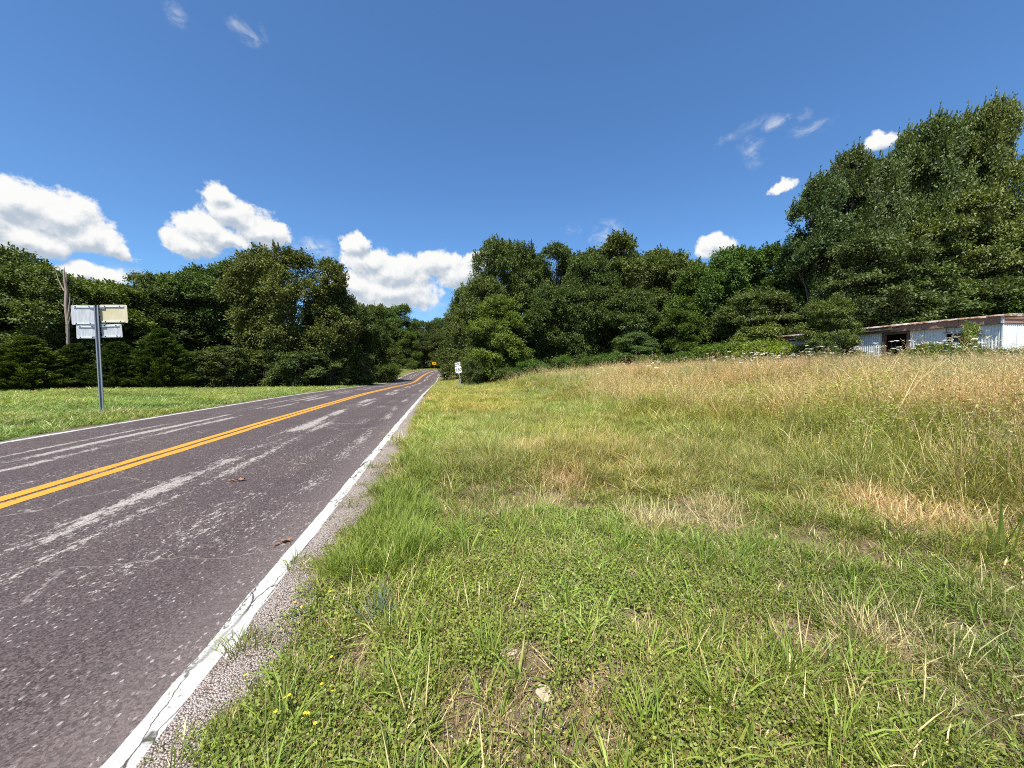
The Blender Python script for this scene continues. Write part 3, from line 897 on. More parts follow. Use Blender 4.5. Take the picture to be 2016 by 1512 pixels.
# right group
T('edge', 955, 50, 545, 'dark tree at the left end of the right wood, nearest the route marker', w=4.0)
T('broad', 1000, 56, 470, 'tall dark round-topped tree at the left end of the right wood', w=6.2, col=(.95, 1.05, .95))
T('edge2', 985, 47, 580, 'lighter green tree in front at the left end of the right wood', w=3.8, col=(1.3, 1.2, .95))
T('loose', 1092, 55, 478, 'thin-crowned tree with sky showing through in the right wood', w=4.6)
T('edge', 1085, 49, 560, 'lower leafy tree beneath the thin-crowned tree', w=4.4, col=(1.1, 1.1, .95))
T('tallw', 1205, 52, 462, 'tallest tree in the middle of the right wood', w=5.4)
T('edge', 1160, 50, 500, 'oak just left of the tallest middle tree of the right wood', w=4.4, col=(1.1, 1.08, .95))
T('tallw', 1300, 52, 485, 'oak with a spiky top right of the tallest middle tree', w=4.6, col=(1.05, 1, .95))
T('edge', 1245, 46, 570, 'leaning leafy tree low in the middle of the right wood', w=4.2)
T('edge2', 1375, 46, 520, 'dark tree below the small white cloud in the right wood', w=4.0, col=(.75, .85, .75))
T('edge', 1440, 44, 484, 'dense green tree right of the small white cloud', w=4.6, col=(1.0, 1.25, .9))
T('edge2', 1330, 42, 610, 'low tree with light lower branches at the wood edge', w=3.2, col=(.85, .95, .8))
T('edge', 1520, 44, 478, 'dense tree left of the tall windblown elms', w=5.0, col=(.9, 1.1, .85))
T('layer', 1250, 41, 655, 'low spreading bushy tree at the foot of the right wood', w=2.8, col=(1.1, 1.1, 1))
T('layer', 1480, 38, 570, 'dark spreading tree behind the left end of the trailer', w=4.5)
gr = 'woods behind the right wood edge'
for px, d, top, w, lb in (
        (930, 75, 560, 6, 'back row tree showing behind the left end of the right wood'),
        (1040, 66, 500, 6, 'back row tree between the round-topped and the thin-crowned tree'),
        (1140, 66, 500, 6, 'back row tree under the sky gap right of the thin-crowned tree'),
        (1250, 64, 500, 6, 'back row tree between the two tallest middle trees of the right wood'),
        (1345, 60, 512, 6, 'back row tree right of the spiky topped oak'),
        (1410, 56, 520, 6, 'back row tree directly under the small white cloud'),
        (1580, 56, 480, 6, 'back row tree left of the shorter windblown elm'),
        (1700, 48, 420, 6, 'back row tree behind the windblown elms over the trailer door'),
        ):
    T('edge' if px % 4 else 'tallw', px, d, top, lb, gr, w=w)
# tall elms behind the trailer
T('wind', 1600, 35, 352, 'shorter windblown elm reaching left, leftmost of the tall elms', w=2.1, rz=0.2)
T('wind', 1668, 37, 300, 'windblown elm second from the left among the tall elms', w=2.2, rz=.9, col=(.9, .95, .95))
T('wind', 1728, 37, 318, 'windblown elm in the dip below the small cloud behind the trailer', w=1.9, rz=.6)
T('wind', 1768, 38, 268, 'slender windblown elm beside the small cloud behind the trailer', w=1.9, rz=-.15, col=(1.45, 1.35, 1.2))
T('wind', 1822, 36, 238, 'second tallest windblown elm behind the trailer', w=2.2, rz=.4, col=(1.4, 1.35, 1.2))
T('wind', 1880, 37, 236, 'windblown elm just left of the tallest elm', w=2.0, rz=-.3, col=(1.3, 1.25, 1.1))
T('wind', 1930, 35, 212, 'tallest windblown elm with a pointed tip leaning right', w=1.8, rz=.05, col=(1.5, 1.4, 1.2))
T('wind', 2090, 39, 300, 'dark elm at the right edge of the frame behind the trailer', w=2.8, rz=.3, col=(.75, .8, .85))
T('layer', 1890, 31.5, 375, 'broad layered elm in front of the tallest elm', w=4.2, col=(1.25, 1.15, .95))
T('layer', 1715, 31, 450, 'layered elm with dark gaps above the trailer roof', w=4.0)
T('layer', 2020, 30, 450, 'layered elm above the right end of the trailer', w=5.0)
T('layer', 1800, 30.5, 520, 'lower layered elm directly above the trailer door', w=4.6, col=(1, 1.05, 1))
T('layer', 1930, 29, 545, 'lower layered elm above the trailer window', w=4.0, col=(.95, 1, 1))
T('shrub', 2035, 27, 565, 'bright green bush peeping over the trailer roof corner', w=2.6, cat='bush', name='bush', col=(.9, 1.0, .6))
T('edge', 1590, 38, 450, 'dark leafy tree at the left foot of the windblown elms', w=4.0, col=(.85, .95, .9))
# growth around the trailer
T('layer', 1632, 25.6, 585, 'small spreading tree in front of the overgrown end of the trailer', w=1.9, col=(1.3, 1.25, .9), name='small_tree')
T('small', 1488, 33, 640, 'leafy sapling standing at the left end of the trailer roof', w=2.2, col=(1.5, 1.45, 1.2))
T('vine', 1482, 30.5, 668, 'mass of green vines covering the left end of the trailer', w=2.6, cat='vine', name='vine_thicket', col=(1.35, 1.3, 1.0))
T('shrub', 1405, 34, 672, 'bright yellow-green shrub between the wood and the vine thicket', w=2.8, cat='shrub', col=(1.05, 1.1, .7))
T('vine', 1548, 28.6, 678, 'yellowing vines over the trailer wall above the brush pile', w=1.9, cat='vine', name='vine_thicket', col=(1.6, 1.5, .8))
T('small', 1612, 25.0, 664, 'dark bushes below the small spreading tree', w=1.1, cat='bush', name='bush', col=(1.0, 1.1, 1.1))
T('vine', 1840, 20.6, 672, 'bramble thicket under the trailer window', w=1.25, cat='bush', name='bramble', col=(1.1, 1.0, .7))
T('shrub', 1808, 21.4, 684, 'light green weeds right of the trailer doorway', w=.9, cat='shrub', col=(1.1, 1.1, .8))
T('small', 1907, 20.0, 634, 'thin young tree standing before the trailer window', w=.42, cat='tree', col=(2.0, 2.0, 1.4))
T('vine', 1925, 19.4, 684, 'bramble thicket below the trailer corner', w=1.1, cat='bush', name='bramble', col=(1.0, .98, .75))
T('shrub', 1708, 23, 700, 'weedy shrub at the left of the trailer doorway', w=.7, cat='shrub', col=(1, 1, .75))
T('shrub', 1998, 17.2, 682, 'blue-green bush at the right edge before the white end wall', w=.8, cat='bush', name='bush', col=(.7, .85, .9))
gw = 'weedy shrubs along the foot of the right wood'
for px, d, top, w, lb in (
        (1050, 43, 706, 1.6, "weedy shrub at the wood's foot, second from the route marker sign"),
        (1105, 42, 698, 1.3, "weedy shrub below the thin-crowned tree at the wood's foot"),
        (1190, 40, 694, 1.5, "weedy shrub below the tallest middle tree at the wood's foot"),
        (1285, 38, 696, 1.6, "weedy shrub right of the low spreading bush at the wood's foot"),
        (1345, 37, 690, 1.4, "weedy shrub at the wood's foot nearest the bright yellow-green shrub"),
        (1000, 42, 722, 1.5, "weedy shrub at the wood's foot nearest the route marker sign"),
        (1160, 41, 700, 1.2, 'weedy shrub at the meadow crest between the thin-crowned and tallest middle trees'),
        ):
    T('shrub', px, d, top, lb, gw, w=w, cat='shrub', col=(.85, .95, .7))
T('small', 925, 41, 706, 'dark low bush beside the route marker sign', w=1.2, cat='bush', name='bush', col=(1, 1, 1))

# ------------------------------------------------------------------ dead trunk
def build_snag():
    rg = np.random.default_rng(5)
    d = 29.5; x = xat(137, d)
    e = empty('dead_tree', (x, d, Hp(x, d)))
    tag(e, 'broken dead tree trunk rising behind the back-facing road sign', 'dead tree')
    top = EYE + (724 - 548) * d / F - e.location.z
    mb = MB()
    pts = [(0, 0, -.2)] + [(rg.normal(0, .03), rg.normal(0, .03), top * f) for f in (.2, .4, .6, .75, .88, 1.0)]
    mb.tube(pts, [.15, .12, .11, .105, .10, .10, .08], 9)
    mb.build('trunk', M['dead_wood'], e, smooth=False)
    for k, (ox, oy, hh) in enumerate(((-.07, .02, .75), (.02, -.04, 1.0), (.09, .03, .5), (.0, .08, .6))):
        s = MB(); s.tube([(ox, oy, top - .25), (ox * 1.15, oy, top + hh * .45), (ox * 1.5 + rg.normal(0, .02), oy, top + hh * .8)], [.05, .036, .006], 5)
        s.build('splinter', M['dead_wood'], e)
    for pts, r in (([(.05, 0, top * .62), (.3, -.1, top * .70), (.42, -.1, top * .80), (.46, -.1, top * .86)], .07),
                   ([(.1, 0, top * .58), (.55, -.1, top * .72), (.75, -.1, top * .82)], .04),
                   ([(-.1, 0, top * .88), (-.5, 0, top * .98), (-.75, 0, top * 1.10)], .045),
                   ([(-.1, 0, top * .74), (-.6, -.1, top * .80)], .035)):
        b = MB(); n = len(pts); b.tube(pts, [r * (1 - .8 * i / (n - 1)) for i in range(n)], 5)
        b.build('branch', M['dead_wood'], e)
build_snag()

# ------------------------------------------------------------------ signs
def rrect(w, h, r, n=4):
    out = []
    for cx, cz, a0 in ((w / 2 - r, h / 2 - r, 0), (-w / 2 + r, h / 2 - r, 90), (-w / 2 + r, -h / 2 + r, 180), (w / 2 - r, -h / 2 + r, 270)):
        for i in range(n + 1):
            a = R(a0 + 90 * i / n); out.append((cx + r * math.cos(a), cz + r * math.sin(a)))
    return out
def u_channel(mb, h, z0=-.4, w=.075, dp=.045, th=.01):
    prof = [(-w / 2 - .02, 0), (-w / 2 + th, 0), (-w / 2 + th, dp - th), (w / 2 - th, dp - th), (w / 2 - th, 0), (w / 2 + .02, 0), (w / 2 + .02, th * .8), (w / 2, th), (w / 2, dp), (-w / 2, dp), (-w / 2, th), (-w / 2 - .02, th * .8)]
    n = len(prof)
    vs = [(x, y, z0) for x, y in prof] + [(x, y, h) for x, y in prof]
    mb.add(vs, [(i, (i + 1) % n, (i + 1) % n + n, i + n) for i in range(n)])
    mb.add([(-w / 2 - .02, .001, h), (w / 2 + .02, .001, h), (w / 2, dp, h), (-w / 2, dp, h)], [(0, 1, 2, 3)])

def back_sign():
    d = 13.2; x = xat(197, d)
    e = empty('road_sign', (x, d, Hp(x, d)), R(14))
    e.rotation_euler = (R(-1.0), R(-1.2), R(14))
    tag(e, 'back of four weathered sign plates on one grey post, left of the road', 'road sign')
    hpost = 1.5 + (724 - 601) * d / F - e.location.z
    mb = MB(); u_channel(mb, hpost, w=.082, dp=.06)
    mb.build('post', M['galv'], e)
    s = d / F; sw = .80
    top = hpost
    plates = [(-29, -19, 50, 38, 'alu_back', 'grey streaked upper left plate', 0), (31, -16, 56, 36, 'alu_yellow', 'yellowed upper right plate', 1), (-24, -52, 44, 27, 'alu_back', 'grey lower left plate', -1), (25, -50, 42, 27, 'alu_back', 'grey lower right plate', 3)]
    for k, (cx, cz, w, h, m, lb, rot) in enumerate(plates):
        w *= sw; cx *= sw
        b = MB(); b.prism(rrect(w * s, h * s, .04), -.004, .004)
        p = b.build('sign_plate', M[m], e, loc=(cx * s, .105 + .006 * (k % 2), top + cz * s), rot=(0, R(-rot * .8), 0))
        p['label'] = lb
        for zz in (h * .5 - 3.5, -h * .5 + 2.5):
            r = MB()
            sg = 1 if cx > 0 else -1
            L = w * s * .84
            r.box((-sg * w * s * .03, -.018, zz * s), (L, .024, .045))
            br = r.build('bracket', M['alu_clean'], p)
            for bx in (-.3, .25):
                q = MB(); q.tube([(bx * w * s, -.031, zz * s + .01), (bx * w * s, -.048, zz * s + .01)], [.018, .016], 6)
                q.build('bolt', M['sign_black'], p)
    for zz in (-5, -37, -42, -62):
        b = MB(); b.box((0, .083, top + zz * s), (.4, .03, .04)); b.build('crossbar', M['galv'], e)
back_sign()

def text_mesh(body, size, mat_, name):
    cu = bpy.data.curves.new(name, 'FONT')
    cu.body = body; cu.size = size; cu.align_x = 'CENTER'; cu.align_y = 'CENTER'; cu.extrude = .002; cu.offset = size * .022
    o = bpy.data.objects.new(name, cu); C.objects.link(o)
    dg = bpy.context.evaluated_depsgraph_get()
    me = bpy.data.meshes.new_from_object(o.evaluated_get(dg))
    bpy.data.objects.remove(o)
    me.materials.clear(); me.materials.append(mat_)
    return me
def route_sign():
    d = 35.0; x = xat(908, d)
    e = empty('route_marker_sign', (x, d, Hp(x, d)), R(-3))
    e.rotation_euler = (0, R(-8), R(-3))
    e.scale = (.80, .80, .92)
    tag(e, 'white WEST 160 route marker on a leaning post right of the road', 'road sign')
    mb = MB(); u_channel(mb, 2.25, w=.06, dp=.035); mb.build('post', M['galv'], e)
    a = .36
    sh = []
    half = [(0, .36), (.10, .345), (.20, .33), (.26, .36), (.34, .29), (.36, .20), (.335, .10), (.36, -.02), (.375, -.14), (.34, -.25), (.24, -.315), (.12, -.33), (0, -.375)]
    sh = half + [(-px, pz) for px, pz in half[-2:0:-1]]
    b = MB(); b.prism(sh, -.022, -.016)
    p = b.build('shield_plate', M['sign_white'], e, loc=(0, -.01, 1.86))
    bb = MB(); bb.prism([(px * 1.06, pz * 1.06) for px, pz in sh], -.0155, -.011)
    bb.build('rim', M['sign_black'], p)
    link('route_number', text_mesh('160', .46, M['sign_black'], 'route_number'), p, (0, -.0255, -.02), (R(90), 0, 0))
    c = MB(); c.prism(rrect(.62, .31, .03), -.022, -.016)
    q = c.build('direction_plate', M['sign_white'], e, loc=(-.02, -.01, 2.42), rot=(0, R(-2), 0))
    link('lettering', text_mesh('WEST', .235, M['sign_black'], 'lettering'), q, (0, -.0255, 0), (R(90), 0, 0))
    f = MB(); f.box((0, .02, 2.2), (.05, .02, .8)); f.build('strap', M['galv'], e)
route_sign()

def arrow_sign():
    d = 118.0; x = xat(855, d)
    e = empty('arrow_sign', (x, d, Hp(x, d)), R(-5))
    tag(e, 'small yellow warning sign with a black arrow at the road bend', 'road sign')
    hz = EYE + (724 - 715.5) * d / F - e.location.z
    mb = MB(); u_channel(mb, hz + .2, w=.08, dp=.05); mb.build('post', M['rust_post'], e)
    b = MB(); b.prism(rrect(1.25, .66, .05), -.03, -.022)
    p = b.build('sign_plate', M['sign_yellow'], e, loc=(0, 0, hz))
    a = MB(); a.prism([(-.5, -.07), (.12, -.07), (.12, -.2), (.5, 0), (.12, .2), (.12, .07), (-.5, .07)], -.036, -.031)
    a.build('arrow', M['sign_black'], p)
arrow_sign()

for px, d, h, lb in ((373, 33, 1.45, 'thin pale steel fence post left of the leafy bushes'), (458, 36, 1.5, 'thin pale steel fence post under the left of the big round oak')):
    x = xat(px, d)
    mb = MB(); mb.tube([(0, 0, -.3), (0, 0, h)], [.035, .035], 5); mb.box((0, -.02, h * .5), (.07, .012, h))
    o = mb.build('fence_post', M['alu_clean'], loc=(x, d, Hp(x, d)))
    tag(o, lb, 'fence post', 'steel fence posts before the left wood')

# ------------------------------------------------------------------ trailer
def corr(x0, x1, z0, z1, pitch, depth, wave=0.0, seed=0):
    """a corrugated sheet in x,z standing proud in +y"""
    rg = np.random.default_rng(seed)
    xs = []; n = max(1, int(round((x1 - x0) / pitch)))
    p = (x1 - x0) / n
    prof = []
    for i in range(n):
        a = x0 + i * p
        prof += [(a, 0), (a + p * .42, 0), (a + p * .56, depth), (a + p * .86, depth)]
    prof.append((x1, 0))
    vs = []
    rows = [z0, (z0 + z1) / 2, z1]
    for z in rows:
        for (px, py) in prof: vs.append((px, py + rg.normal(0, wave), z))
    m = len(prof)
    fs = [(r * m + i, (r + 1) * m + i, (r + 1) * m + i + 1, r * m + i + 1) for r in range(len(rows) - 1) for i in range(m - 1)]
    mb = MB(); mb.add(vs, fs); return mb

def trailer():
    cx, cy = 25.4, 20.0
    e = empty('mobile_home', (cx, cy, 0), R(100.1))
    tag(e, 'abandoned white corrugated mobile home with rusty brown roof band in tall grass', 'mobile home')
    zb, zw, zf, zr = .75, 3.80, 4.20, 4.30          # wall foot, wall top, band top, roof top
    Ln, Wd = 15.0, 3.9
    fl = MB(); fl.box((Ln / 2, -Wd / 2, 1.15), (Ln - .1, Wd - .1, .12)); fl.build('floor', M['old_wood'], e)
    # road-facing side
    xs = [0.03, 1.22]
    P = [(0.02, 1.20, zb, zw, 'siding'), (1.20, 2.28, zb, 2.92, 'siding'), (1.20, 2.28, 3.46, zw, 'siding'), (2.28, 3.30, zb, zw, 'siding'), (3.30, 4.02, zb, zw, 'siding'),
         (5.52, 6.35, zb, zw, 'siding'), (6.35, 7.3, zb, zw, 'siding')]
    x = 7.3
    while x < Ln - .1:
        P.append((x, min(x + 1.1, Ln - .02), zb, zw - (.0 if x < 9 else .1), 'siding_old')); x += 1.1
    for i, (a, b, z0, z1, m) in enumerate(P):
        corr(a + .004, b - .004, z0, z1, .135, .024, .0015, i).build('siding_panel', M[m], e, loc=(0, .002 * (i % 2), 0))
    # end wall that faces the camera: local x = 0, looking along -x
    y = 0.0
    for i in range(4):
        o = corr(0.004, Wd / 4 - .008, zb, zw, .135, .024, .0015, 40 + i).build('siding_panel', M['siding'], e, loc=(-.002 * (i % 2), -Wd + i * Wd / 4, 0), rot=(0, 0, R(90)))
    for i in range(4):
        corr(0.004, Wd / 4 - .008, zb, zw, .135, .024, 0, 50 + i).build('siding_panel', M['siding_old'], e, loc=(Ln, -i * Wd / 4, 0), rot=(0, 0, R(-90)))
    for i in range(12):
        corr(0.004, Ln / 12 - .008, zb, zw, .135, .024, 0, 60 + i).build('siding_panel', M['siding_old'], e, loc=((i + 1) * Ln / 12, -Wd, 0), rot=(0, 0, R(180)))
    ct = MB(); ct.box((-.01, .03, (zb + zw) / 2), (.05, .05, zw - zb)); ct.build('corner_trim', M['siding'], e)
    # inside faces keep the doorway dark
    for (c, dd) in (((2.0, -.06, 2.0), (3.9, .02, 1.8)), ((10.3, -.06, 2.5), (9.4, .02, 2.7)), ((.05, -Wd / 2, 2.5), (.02, Wd - .2, 2.7)), ((Ln - .05, -Wd / 2, 2.5), (.02, Wd - .2, 2.7)), ((Ln / 2, -Wd + .06, 2.5), (Ln - .2, .02, 2.7)), ((Ln / 2, -Wd / 2, 3.84), (Ln - .1, Wd - .1, .02)), ((3.7, -Wd / 2 - .3, 2.5), (.04, Wd - 1.2, 2.7)), ((5.9, -Wd / 2 - .3, 2.5), (.04, Wd - 1.2, 2.7))):
        inn = MB(); inn.box(c, dd); inn.build('inner_wall', M['dark_inside'], e)
    # door opening
    df = MB()
    df.box((4.09, .0, 2.4), (.14, .13, 2.6)); df.box((5.46, .0, 2.4), (.14, .13, 2.6)); df.box((4.78, .01, 3.72), (1.50, .14, .15))
    dr = df.build('door_frame', M['old_wood'], e)
    d2 = MB(); d2.box((5.36, -.02, 2.42), (.08, .04, 2.42)); d2.build('door_jamb', M['rust_post'], dr)
    d3 = MB(); d3.box((4.78, .0, 1.16), (1.36, .22, .08)); d3.build('sill', M['old_wood'], dr)
    # window
    wf = MB()
    for (c, dd) in (((1.72, .035, 3.45), (1.10, .07, .05)), ((1.72, .035, 2.93), (1.10, .07, .05)), ((1.225, .035, 3.19), (.05, .07, .47)), ((2.255, .035, 3.19), (.05, .07, .47)), ((1.98, .03, 3.19), (.035, .04, .47))):
        wf.box(c, dd)
    w = wf.build('window', M['alu_back'], e)
    g = MB(); g.box((1.60, .005, 3.19), (.70, .008, .46)); g.build('pane', M['glass'], w)
    # rods and bracket of a fallen awning above the window
    for a, b in [((xx, .09, 3.50), (xx, .09, 3.80)) for xx in (1.15, 1.5, 1.85, 2.2)] + [((1.0, .11, 3.52), (2.35, .11, 3.52))]:
        ar = MB(); ar.tube([a, b], [.013, .013], 5); ar.build('awning_rod', M['rust_post'], e)
    lb = MB(); lb.box((.86, .13, 3.42), (.22, .2, .18)); lb.prism([(.70, 3.3), (1.02, 3.3), (1.0, 3.36), (.72, 3.36)], .03, .3); lb.tube([(.86, .23, 3.42), (.86, .34, 3.38)], [.05, .08], 8)
    lb.build('outdoor_lamp', M['galv'], e)
    # brown ribbed band, in lengths
    n = 9
    for i in range(n):
        a, b = i * Ln / n, (i + 1) * Ln / n
        m = 'fascia' if i < 3 else 'old_wood'
        o = corr(a + .006, b - .006, zw + .015, zf, .055, .010, .0, 70 + i).build('roof_band', M[m], e, loc=(0, .17 + .003 * (i % 2), (-.01 * (i % 3))))
    for i in range(3):
        corr(.005, (Wd + .3) / 3 - .01, zw + .015, zf, .055, .010, 0, 90 + i).build('roof_band', M['fascia'], e, loc=(-.07, -Wd - .15 + i * (Wd + .3) / 3, 0), rot=(0, 0, R(90)))
    sf = MB(); sf.box((Ln / 2, .09, zw + .005), (Ln, .18, .012)); sf.build('soffit', M['old_wood'], e)
    tr = MB(); tr.box((Ln / 2, .175, zw - .0), (Ln, .03, .035)); tr.build('band_trim', M['old_wood'], e)
    cap = MB(); cap.box((-.06, .165, (zw + zf) / 2), (.09, .09, zf - zw)); cap.build('corner_trim', M['alu_back'], e)
    # roof sheets with ragged lips
    rg = np.random.default_rng(9)
    n = 12
    for i in range(n):
        a, b = i * Ln / n - (.16 if i == 0 else 0), (i + 1) * Ln / n
        zz = zf + .01 - (.05 * math.sin(math.pi * (i - 3) / 9) if i > 3 else 0)
        vs = []; m = 9
        for j in range(m):
            xx = a + (b - a) * j / (m - 1)
            lip = .25 + rg.uniform(-.035, .05); dz = rg.uniform(-.03, .02)
            for (yy, z2) in ((lip, zz - .045 + dz), (lip - .02, zz + .03 + dz), (.0, zz + .065), (-Wd / 2, zz + .17), (-Wd - .2, zz + .05)): vs.append((xx, yy, z2))
        fs = [(j * 5 + q, j * 5 + q + 1, j * 5 + q + 6, j * 5 + q + 5) for j in range(m - 1) for q in range(4)]
        mb = MB(); mb.add(vs, fs)
        if i == 0:
            mb.add([(a, .25, zz - .05), (a - .02, .24, zz + .05), (a - .02, -Wd - .2, zz + .06), (a, -Wd - .2, zz - .06)], [(0, 1, 2, 3)])
        o = mb.build('roof_sheet', M['roof'], e, loc=(0, 0, .002 * (i % 2)))
        sol = o.modifiers.new('thickness', 'SOLIDIFY'); sol.thickness = .03
    # timber rail along the roof line over the door
    tb = MB(); tb.box((6.2, .215, 4.0), (3.4, .04, .16), Matrix.Rotation(R(.6), 3, 'Y')); tb.build('timber_rail', M['old_wood'], e)
    for xx in (1, 4, 7, 10, 13):
        for yy in (-.5, -Wd + .5): 
            bl = MB(); bl.box((xx, yy, .95), (.4, .4, .5)); bl.build('support_block', M['alu_back'], e)
trailer()

def brush_pile():
    rg = np.random.default_rng(31)
    d = 25.8; x = xat(1562, d)
    e = empty('brush_pile', (x, d, Hp(x, d)))
    tag(e, 'pile of bare brown brushwood against the overgrown trailer wall', 'brush pile')
    mb = MB()
    for i in range(260):
        a = rg.random() * 6.28; r = rg.random() ** .6 * 1.7
        p = Vector((math.cos(a) * r, math.sin(a) * r * .5, rg.random() * 1.5 * (1 - r / 2.4) + .1))
        dv = Vector((rg.normal(0, 1), rg.normal(0, .6), rg.normal(0, .55))).normalized() * rg.uniform(.4, 1.0)
        q = p + dv + Vector((0, 0, -.2)); md = (p + q) / 2 + Vector((rg.normal(0, .1), rg.normal(0, .1), rg.normal(.08, .1)))
        w = rg.uniform(.008, .022); mb.tube([p, md, q], [w, w * .8, w * .3], 4, False)
    o = mb.build('brushwood', M['old_wood'], e); o['kind'] = 'stuff'
brush_pile()

# ------------------------------------------------------------------ grasses and ground cover
PAL = {
    'green': [(.155, .180, .040), (.190, .215, .048), (.120, .145, .034), (.220, .235, .062)],
    'fresh': [(.140, .200, .032), (.175, .235, .040), (.205, .255, .054)],
    'blue': [(.140, .175, .075), (.170, .205, .095)],
    'olive': [(.235, .210, .060), (.275, .245, .078), (.195, .180, .050)],
    'straw': [(.52, .43, .24), (.44, .35, .185), (.58, .50, .30), (.37, .27, .15)],
    'tan': [(.29, .205, .13), (.35, .255, .165), (.23, .16, .105), (.38, .295, .19)],
    'gold': [(.34, .285, .105), (.28, .24, .085), (.39, .335, .13)],
    'brown': [(.20, .13, .08), (.26, .18, .11), (.15, .10, .06)],
    'clover': [(.140, .165, .030), (.175, .200, .040), (.205, .230, .052), (.100, .125, .026)],
}
def pick(rg, mixd, n):
    ks = list(mixd); w = np.array([mixd[k] for k in ks], float); w /= w.sum()
    ch = rg.choice(len(ks), n, p=w)
    out = np.zeros((n, 3))
    for i in range(n):
        p = PAL[ks[ch[i]]]; out[i] = p[rg.integers(len(p))]
    return out * rg.uniform(.78, 1.22, (n, 1))

def blades(rg, n, spread, h, w, lean, curl, mixd, seg=3, base_h=0.0):
    """curved tapering blades from a common tuft"""
    a = rg.random(n) * 2 * math.pi
    r = spread * np.sqrt(rg.random(n))
    root = np.stack([np.cos(a) * r, np.sin(a) * r, np.full(n, -.01 + base_h)], 1)
    az = a + rg.normal(0, .9, n)
    ln = rg.uniform(h[0], h[1], n); wd = rg.uniform(w[0], w[1], n)
    le = np.clip(rg.normal(lean, lean * .5 + .08, n), 0, 1.5); cu = rg.normal(curl, curl * .45 + .05, n)
    d = np.stack([np.cos(az), np.sin(az), np.zeros(n)], 1)
    sd0 = np.stack([-np.sin(az), np.cos(az), np.zeros(n)], 1)
    tw = rg.normal(0, .6, n)
    sd = sd0 * np.cos(tw)[:, None] + d * np.sin(tw)[:, None]
    V = []; p = root.copy(); ang = le.copy()
    ws = [1.0, .95, .7, .0] if seg == 3 else [1.0, .8, 0]
    tot = []
    for k in range(seg + 1):
        if k == seg: V.append(p)
        else:
            V.append(p - sd * (wd * ws[k] / 2)[:, None]); V.append(p + sd * (wd * ws[k] / 2)[:, None])
        st = ln / seg
        p = p + d * (np.sin(ang) * st)[:, None] + np.array([0, 0, 1]) * (np.cos(ang) * st)[:, None]
        ang = ang + cu / seg
    nv = 2 * seg + 1
    VV = np.stack(V, 1).reshape(-1, 3)
    b = np.arange(n)[:, None] * nv
    q = np.concatenate([b + np.array([[2 * k, 2 * k + 1, 2 * k + 3, 2 * k + 2]]) for k in range(seg - 1)])
    t = b + np.array([[2 * (seg - 1), 2 * (seg - 1) + 1, 2 * seg]])
    c = pick(rg, mixd, n)
    return VV, q, t, np.concatenate([np.tile(c, (seg - 1, 1)), c]), VV.reshape(n, nv, 3)[:, -1], c

def join(parts):
    V = []; Q = []; Tt = []; cq = []; ct = []; o = 0
    for (v, q, t, c) in parts:
        V.append(v); Q.append(q + o); Tt.append(t + o); cq.append(c[:len(q)]); ct.append(c[len(q):]); o += len(v)
    return np.concatenate(V), [np.concatenate(Q), np.concatenate(Tt)], np.concatenate(cq + ct)

def tuft(name, specs, seed, heads=None, leaves=None, m=None):
    rg = np.random.default_rng(seed)
    parts = []
    for s in specs:
        v, q, t, c, tips, tc = blades(rg, *s)
        parts.append((v, q, t, c))
        if heads and s is specs[heads['on']]:
            K = np.repeat(np.arange(len(tips)), heads['n'])
            n = len(K)
            u = rg.random(n)
            pos = tips[K] + np.stack([rg.normal(0, heads['r'], n), rg.normal(0, heads['r'], n), -u * heads['len'] + .02], 1)
            Vl, Fl = leaves_mesh(pos, norm(rg.normal(0, .5, (n, 3)) + np.array([0, 0, 1.0])), rdir(rg, n), heads['size'] * rg.uniform(.6, 1.4, n), heads['size'] * .12 * rg.uniform(.6, 1.4, n), .1)
            parts.append((Vl, Fl, np.zeros((0, 3), int), pick(rg, heads['mix'], n)))
    if leaves:
        n = leaves['n']
        a = rg.random(n) * 6.28; r = leaves['spread'] * np.sqrt(rg.random(n))
        pos = np.stack([np.cos(a) * r, np.sin(a) * r, rg.uniform(*leaves['z'], n)], 1)
        out = np.stack([np.cos(a), np.sin(a), np.zeros(n)], 1)
        dr = norm(rg.normal(0, 1, (n, 3)) * np.array([1, 1, .35]) + out * leaves.get('out', .3))
        nr = norm(np.array([0, 0, 1.0]) + rg.normal(0, leaves.get('tilt', .4), (n, 3)))
        sz = leaves['size'] * rg.uniform(.6, 1.35, n)
        Vl, Fl = leaves_mesh(pos, dr, nr, sz, sz * leaves.get('asp', .7), .12)
        parts.append((Vl, Fl, np.zeros((0, 3), int), pick(rg, leaves['mix'], n)))
    V, Fc, col = join(parts)
    return mesh_np(name, V, Fc, [m or M['blade']], col=col)

# n, spread, height, width, lean, curl, colours
G = []
def proto(key, me): G.append((key, me))
for i in range(2):
    proto('turf', tuft('turf', [(46, .085, (.05, .13), (.0035, .006), .45, .7, {'green': 5, 'olive': 3, 'straw': .7, 'fresh': 1.2, 'brown': 1.2})], 100 + i))
for i in range(2):
    proto('clover', tuft('clover', [(12, .09, (.04, .10), (.002, .004), .5, .5, {'green': 1, 'straw': 1})], 110 + i,
                         leaves=dict(n=150, spread=.11, z=(.008, .065), size=.015, asp=.8, tilt=.5, mix={'clover': 5, 'green': 1, 'brown': .5})))
for i in range(2):
    proto('fresh', tuft('fresh', [(44, .07, (.14, .30), (.004, .008), .28, .7, {'fresh': 5, 'green': 2, 'olive': .6})], 120 + i))
for i in range(2):
    proto('fescue', tuft('fescue', [(48, .07, (.24, .46), (.003, .006), .45, 1.35, {'green': 3, 'blue': 2.2, 'straw': 1.4, 'olive': 1})], 130 + i))
for i in range(2):
    proto('straw', tuft('straw', [(34, .12, (.10, .28), (.003, .006), 1.25, .35, {'straw': 5, 'tan': 1})], 140 + i))
